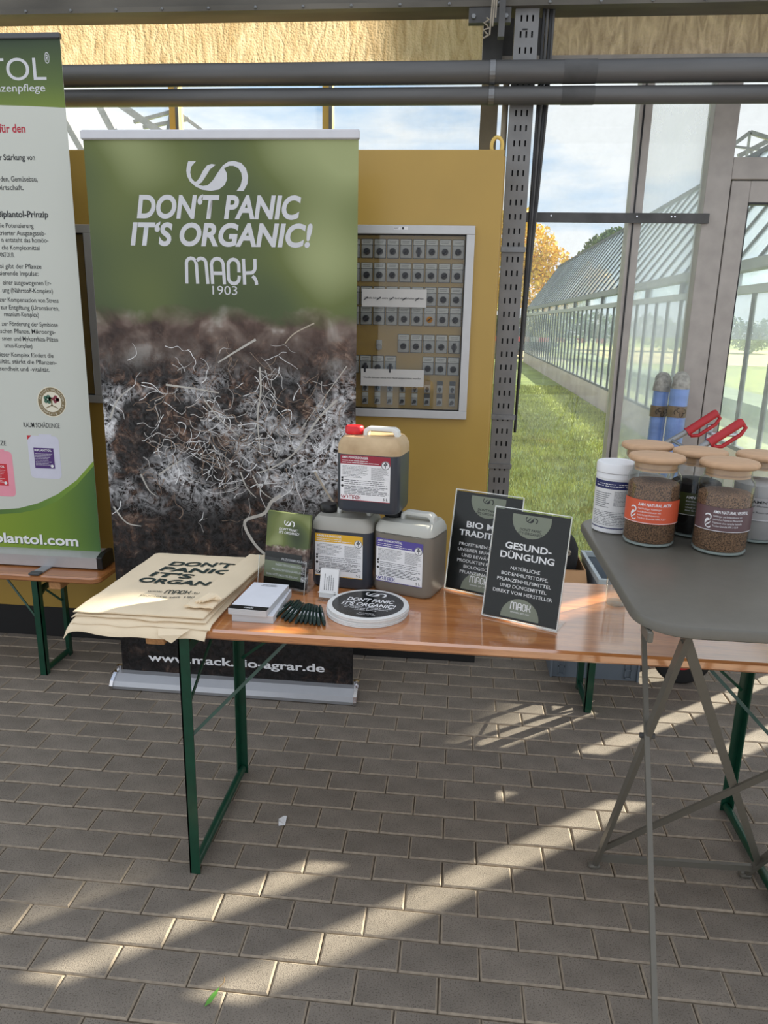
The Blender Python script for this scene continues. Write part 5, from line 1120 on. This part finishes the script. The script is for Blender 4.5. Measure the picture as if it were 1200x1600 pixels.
# paper scrap and leaf on the floor
t = tag(link('paper_scrap', None, None, (-.497, 1.955, .0012), R(20)), 'small torn white paper scrap on the paving near the green table leg', 'paper')
b = MB(); b.add([(0, 0, 0), (.020, -.004, .003), (.030, .030, .009), (.022, .040, .004), (.004, .034, .0), (.002, .018, .004)], [(0, 1, 5), (1, 2, 3), (1, 3, 4, 5)]); b.build('torn_sheet', mat('scrap_paper', (225, 226, 228), .7), t)
t = tag(link('fallen_leaf', None, None, (-.517, 1.315, .002), R(-14)), 'small green fallen leaf on the paving at the bottom of the photo', 'leaf')
b = MB(); b.add([(0, 0, .001), (.010, .014, .004), (.012, .034, .007), (.006, .056, .004), (-.003, .038, .0), (-.004, .014, .0)], [(0, 1, 2, 5), (5, 2, 3, 4)]); b.build('leaf_blade', mat('leaf_green', (98, 160, 66), .5), t)
MB().tube([(.006, .056, .004), (.012, .066, .010), (.010, .072, .018)], .0012, 5).build('leaf_stalk', mat('leaf_stalk_tan', (170, 140, 100), .7), t)

# ================================================================== OUTSIDE
m_lawn = mat('lawn_soil_green', (132, 144, 72), .95, var=.25, scale=1.4, bump=.5, bscale=60)
ground = struct(MB().box(-60, 60, 3.78, 120, -.25, -.04).build('ground_lawn', m_lawn))
q = np.random.RandomState(5); n_ = 42000
xs = q.uniform(.2, 2.72, n_); ys = 4.0 + 16 * q.uniform(0, 1, n_) ** 1.7; hh = q.uniform(.03, .075, n_); aa = q.uniform(0, 6.28, n_); ln = q.uniform(-.03, .03, (n_, 2)); ww = .004 + .0007 * ys
V = np.zeros((n_, 3, 3)); V[:, 0] = np.stack([xs - ww * np.cos(aa), ys - ww * np.sin(aa), np.full(n_, -.045)], 1); V[:, 1] = np.stack([xs + ww * np.cos(aa), ys + ww * np.sin(aa), np.full(n_, -.045)], 1); V[:, 2] = np.stack([xs + ln[:, 0], ys + ln[:, 1], -.045 + hh], 1)
me = bpy.data.meshes.new('grass'); me.from_pydata(V.reshape(-1, 3).tolist(), [], np.arange(n_ * 3).reshape(-1, 3).tolist()); me.materials.append(mat('grass_blade', (176, 180, 92), .7, var=.3, scale=1.2, obj_rand=.25))
o = tag(link('grass', me), 'short sunlit lawn grass outside the window', 'grass'); o['kind'] = 'stuff'
struct(MB().box(2.9, 60, 34.0, 60, -.06, -.03).build('ground_yard', mat('sandy_yard', (206, 186, 142), .95, var=.1, scale=.6)))

# long glasshouse beside the lawn (side wall X = 2.8)
gh = thing('glasshouse', 'long glasshouse with a concrete base beyond the lawn, seen through the window', 'greenhouse', (0, 0, 0))
GX, GR, Y0, Y1 = 2.80, 4.00, 6.5, 33.0
m_conc = mat('pinkish_concrete', (186, 172, 160), .9, var=.12, scale=2); m_bar = mat('glasshouse_bar', (66, 70, 74), .6, .2); m_ghglass = glass_mat('glasshouse_glass', tint=(.93, .97, .97), gloss=.08, dirt_sheen=.20, dscale=1.5, dirt_sheen_col=(.76, .84, .93)); m_ghroof = glass_mat('glasshouse_roof_glass', tint=(.90, .94, .97), gloss=.14, dirt_sheen=.55, dscale=.8, dirt_sheen_col=(.80, .87, .98))  # film colour on the roof glass paints in its bluish sky reflection
box('concrete_base', m_conc, gh, GX, GX + .16, Y0, Y1, -.05, .36); box('concrete_base', m_conc, gh, GR + 1.04, GR + 1.2, Y0, Y1, -.05, .36)
box('sill_rail', m_bar, gh, GX, GX + .06, Y0, Y1, .36, .40); box('head_rail', mat('pale_rail', (150, 154, 156), .5, .2), gh, GX - .02, GX + .06, Y0, Y1, 1.88, 1.96); box('gutter', mat('gutter_grey', (120, 124, 126), .6), gh, GX - .06, GX + .10, Y0, Y1, 2.10, 2.20)
box('side_glass', m_ghglass, gh, GX + .020, GX + .026, Y0, Y1, .40, 1.88); box('upper_glass', m_ghglass, gh, GX + .020, GX + .026, Y0, Y1, 1.96, 2.10)
MB().hexa([(GX, Y0, 2.17), (GX, Y1, 2.17), (GR, Y1, 3.87), (GR, Y0, 3.87), (GX, Y0, 2.176), (GX, Y1, 2.176), (GR, Y1, 3.876), (GR, Y0, 3.876)]).build('roof_glass', m_ghroof, gh)
MB().hexa([(GR * 2 - GX, Y0, 2.17), (GR * 2 - GX, Y1, 2.17), (GR, Y1, 3.87), (GR, Y0, 3.87), (GR * 2 - GX, Y0, 2.176), (GR * 2 - GX, Y1, 2.176), (GR, Y1, 3.876), (GR, Y0, 3.876)]).build('roof_glass', m_ghroof, gh)
box('ridge', m_bar, gh, GR - .04, GR + .04, Y0, Y1, 3.86, 3.92)
sb = MB().box(0, .04, -.016, .016, .40, 1.88).mesh('wall_bar', m_bar); rb_ = MB().beam((0, 0, 2.18), (GR - GX, 0, 3.885), .036, .045, (0, 1, 0)).mesh('roof_bar', m_bar); pb = MB().box(-.01, .08, -.05, .05, 1.96, 2.12).mesh('eave_bracket', m_bar)
y = Y0
while y < Y1:
    link('wall_bar', sb, gh, (GX, y, 0)); link('roof_bar', rb_, gh, (GX, y, 0)); y += .61
y = Y0
while y < Y1: link('eave_bracket', pb, gh, (GX, y, 0)); y += 1.83
box('bench_row', mat('pot_bench_green', (120, 134, 112), .9, var=.4, scale=3), gh, GX + .9, GX + 1.6, Y0 + 1, Y1 - 2, .35, .62)

# bare steel truss frames of further houses
def truss(loc_, label, members):
    t = thing('roof_truss', label, 'roof frame', loc_)
    for a, c, w in members: MB().beam(a, c, w, w).build('truss_bar', m_galv, t)
    return t
truss((4.6, 16.0, 0), 'bare steel greenhouse roof frame seen through the transom above the door', [((.2, 0, 4.75), (.74, 0, 5.17), .07), ((.74, 0, 5.17), (2.2, 0, 4.75), .07), ((.74, 0, 5.17), (.80, .2, 4.70), .05), ((.74, .5, 4.85), (1.5, .5, 5.25), .09), ((.2, .1, 4.72), (2.2, .1, 4.55), .04), ((.45, .1, 4.95), (2.2, .1, 4.75), .04), ((.80, 0, 4.85), (.95, 0, 4.5), .04), ((.9, 0, 4.8), (1.0, 0, 4.5), .04), ((.2, 0, 0), (.2, 0, 4.75), .08), ((2.2, 0, 0), (2.2, 0, 4.75), .08)])
truss((-6.2, 12.0, 0), 'bare steel roof frame outside, seen above the banners at the upper left', [((-.2, 0, 4.75), (.35, 0, 3.80), .09), ((.45, 0, 4.85), (.95, 0, 3.9), .10), ((.70, 0, 4.78), (1.7, 0, 4.15), .10), ((.95, .3, 4.50), (1.75, .3, 4.68), .05), ((1.1, .3, 4.42), (1.85, .3, 4.54), .05), ((1.62, .2, 4.66), (1.50, .2, 4.2), .05), ((1.55, 0, 4.72), (2.3, 0, 4.2), .05), ((-.2, 0, 0), (-.2, 0, 4.75), .09), ((2.3, 0, 0), (2.3, 0, 4.2), .09), ((-.2, 0, 3.7), (2.3, 0, 3.7), .07)])

# trees
def tree(name, loc_, label, blobs, leaf_m, n, ls, trunk_h, tr=.16, seed=1):
    t = thing(name, label, 'tree', loc_, 0, None); q = np.random.RandomState(seed)
    tot = sum(b_[3] ** 2 for b_ in blobs); vs = []; fs = []
    for bx, by, bz_, br_ in blobs:
        k = int(n * br_ ** 2 / tot); d = q.normal(size=(k, 3)); d /= np.linalg.norm(d, axis=1)[:, None]; rr = br_ * q.uniform(.45, 1.0, k) ** .6
        c = np.array([bx, by, bz_]) + d * rr[:, None] * np.array([1, 1, .85])
        a = q.normal(size=(k, 3)); a /= np.linalg.norm(a, axis=1)[:, None]; b2 = np.cross(a, q.normal(size=(k, 3))); b2 /= np.linalg.norm(b2, axis=1)[:, None]
        s_ = ls * q.uniform(.6, 1.3, k)[:, None]; quad = np.stack([c - a * s_, c - b2 * s_ * .6, c + a * s_, c + b2 * s_ * .6], 1); o0 = len(vs)
        vs += quad.reshape(-1, 3).tolist(); fs += (np.arange(k * 4).reshape(-1, 4) + o0).tolist()
    me = bpy.data.meshes.new('foliage'); me.from_pydata(vs, [], fs); me.materials.append(leaf_m); link('foliage', me, t)
    tk = MB(); tk.tube([(0, 0, -.05), (.05, 0, trunk_h * .5), (0, .05, trunk_h)], [tr, tr * .8, tr * .5], 10); m_bark = mat('bark', (84, 70, 58), .9, var=.2, scale=8); tk.build('trunk', m_bark, t, smooth=True)
    for bx, by, bz_, br_ in blobs[:5]: MB().tube([(0, .05, trunk_h * .8), (bx * .6, by * .6, (bz_ + trunk_h) / 2), (bx, by, bz_)], [tr * .4, tr * .25, tr * .08], 6).build('branch', m_bark, t, smooth=True)
    return t
m_ylw = mat('yellow_autumn_leaves', (226, 192, 74), .7, var=.25, scale=.8, obj_rand=.2); m_grn = mat('green_leaves', (92, 116, 66), .7, var=.25, scale=1, obj_rand=.25); m_ylg = mat('yellow_green_leaves', (176, 178, 84), .7, var=.25, scale=1, obj_rand=.2)
tree('autumn_tree', (3.2, 40.0, 0), 'yellow leaved autumn tree behind the glasshouse', [(0, 0, 5.2, 1.6), (1.2, 0, 4.3, 1.3), (-1.3, 0, 4.4, 1.6), (.3, 0, 3.4, 1.5), (-.6, 0, 6.4, 1.1), (-2.4, 0, 3.2, 1.4)], m_ylw, 9000, .11, 4.2, seed=2)
tree('green_tree', (7.3, 42.0, 0), 'grey green tree top just above the glasshouse ridge', [(0, 0, 5.4, 1.0), (.7, 0, 5.9, .8), (-.6, 0, 4.7, .9), (.3, 0, 4.2, 1.2)], m_grn, 4000, .12, 4.2, seed=3)
tree('green_tree', (.4, 46.0, 0), 'yellow green tree showing between the cabinet and the cable tray', [(0, 0, 4.2, 1.6), (.9, 0, 3.1, 1.4), (-.8, 0, 2.8, 1.5), (.2, 0, 1.6, 1.4)], m_ylg, 5000, .13, 3.2, seed=4)
q2 = random.Random(9)
tree('hedge', (1.5, 52.0, 0), 'low hedge row far across the yard behind the glasshouse', [(-6 + 1.3 * k + q2.uniform(-.2, .2), 0, 1.0 + q2.uniform(0, .5), 1.2) for k in range(20)], m_grn, 9000, .16, .8, seed=6)

tree('autumn_tree', (8.3, 9.4, 0), 'added tree out of view by the door, breaking the sun into dapples', [(-.9, -.5, 6.1, .55), (.1, .3, 6.6, .60), (.8, .8, 6.2, .55), (-1.5, -.9, 6.0, .5), (.2, .5, 5.9, .5), (1.4, 1.2, 6.9, .6), (-.5, .1, 7.2, .6), (-.9, .6, 6.6, .6), (-1.6, .2, 6.7, .5), (-.4, -.1, 7.8, .7), (.6, .6, 7.9, .7)], m_ylg, 6000, .095, 5.2, .12, seed=8)  # unseen tree added to break up the sun on the paving
# parked car beyond the glasshouse
t = thing('car', 'dark grey car parked far behind the glasshouse glass', 'car', (3.3, 37.0, -.04), R(8))
m_carp = mat('dark_car_paint', (62, 70, 84), .25, .3, coat=.6)
b = MB(); side = [(-2.1, .35), (-2.12, .75), (-1.95, .95), (-1.2, 1.02), (-.75, 1.42), (.75, 1.46), (1.45, 1.05), (2.05, .92), (2.12, .6), (2.1, .35)]; b.prism(side, -.85, .85); b.build('car_body', m_carp, t, bevel=.06)
for s_ in (-.852, .852): MB().prism([(-1.05, 1.02), (-.68, 1.36), (.68, 1.39), (1.2, 1.06)], s_ - .004, s_ + .004).build('side_window', mat('car_glass', (30, 36, 44), .1), t)
for x in (-1.3, 1.3):
    for y in (-.80, .80): o = MB().lathe([(.2, -.1), (.33, -.1), (.33, .1), (.2, .1)], (0, 0, 0), 20).build('wheel', m_rubber, t); o.location = (x, y, .33); o.rotation_euler = (R(90), 0, 0)
# red and white barrier
t = thing('barrier', 'red and white construction barrier in the yard behind the glasshouse', 'barrier', (1.6, 34.6, 0))
for k in range(14): MB().box(k * .45, k * .45 + .45, 0, .03, .78, .98).build('barrier_panel', mat('barrier_red', (206, 60, 66), .5) if k % 2 == 0 else mat('barrier_white', (230, 228, 226), .5), t)
for k in range(5): MB().box(k * 1.5, k * 1.5 + .06, .03, .09, -.03, 1.0).build('barrier_post', m_galv, t)
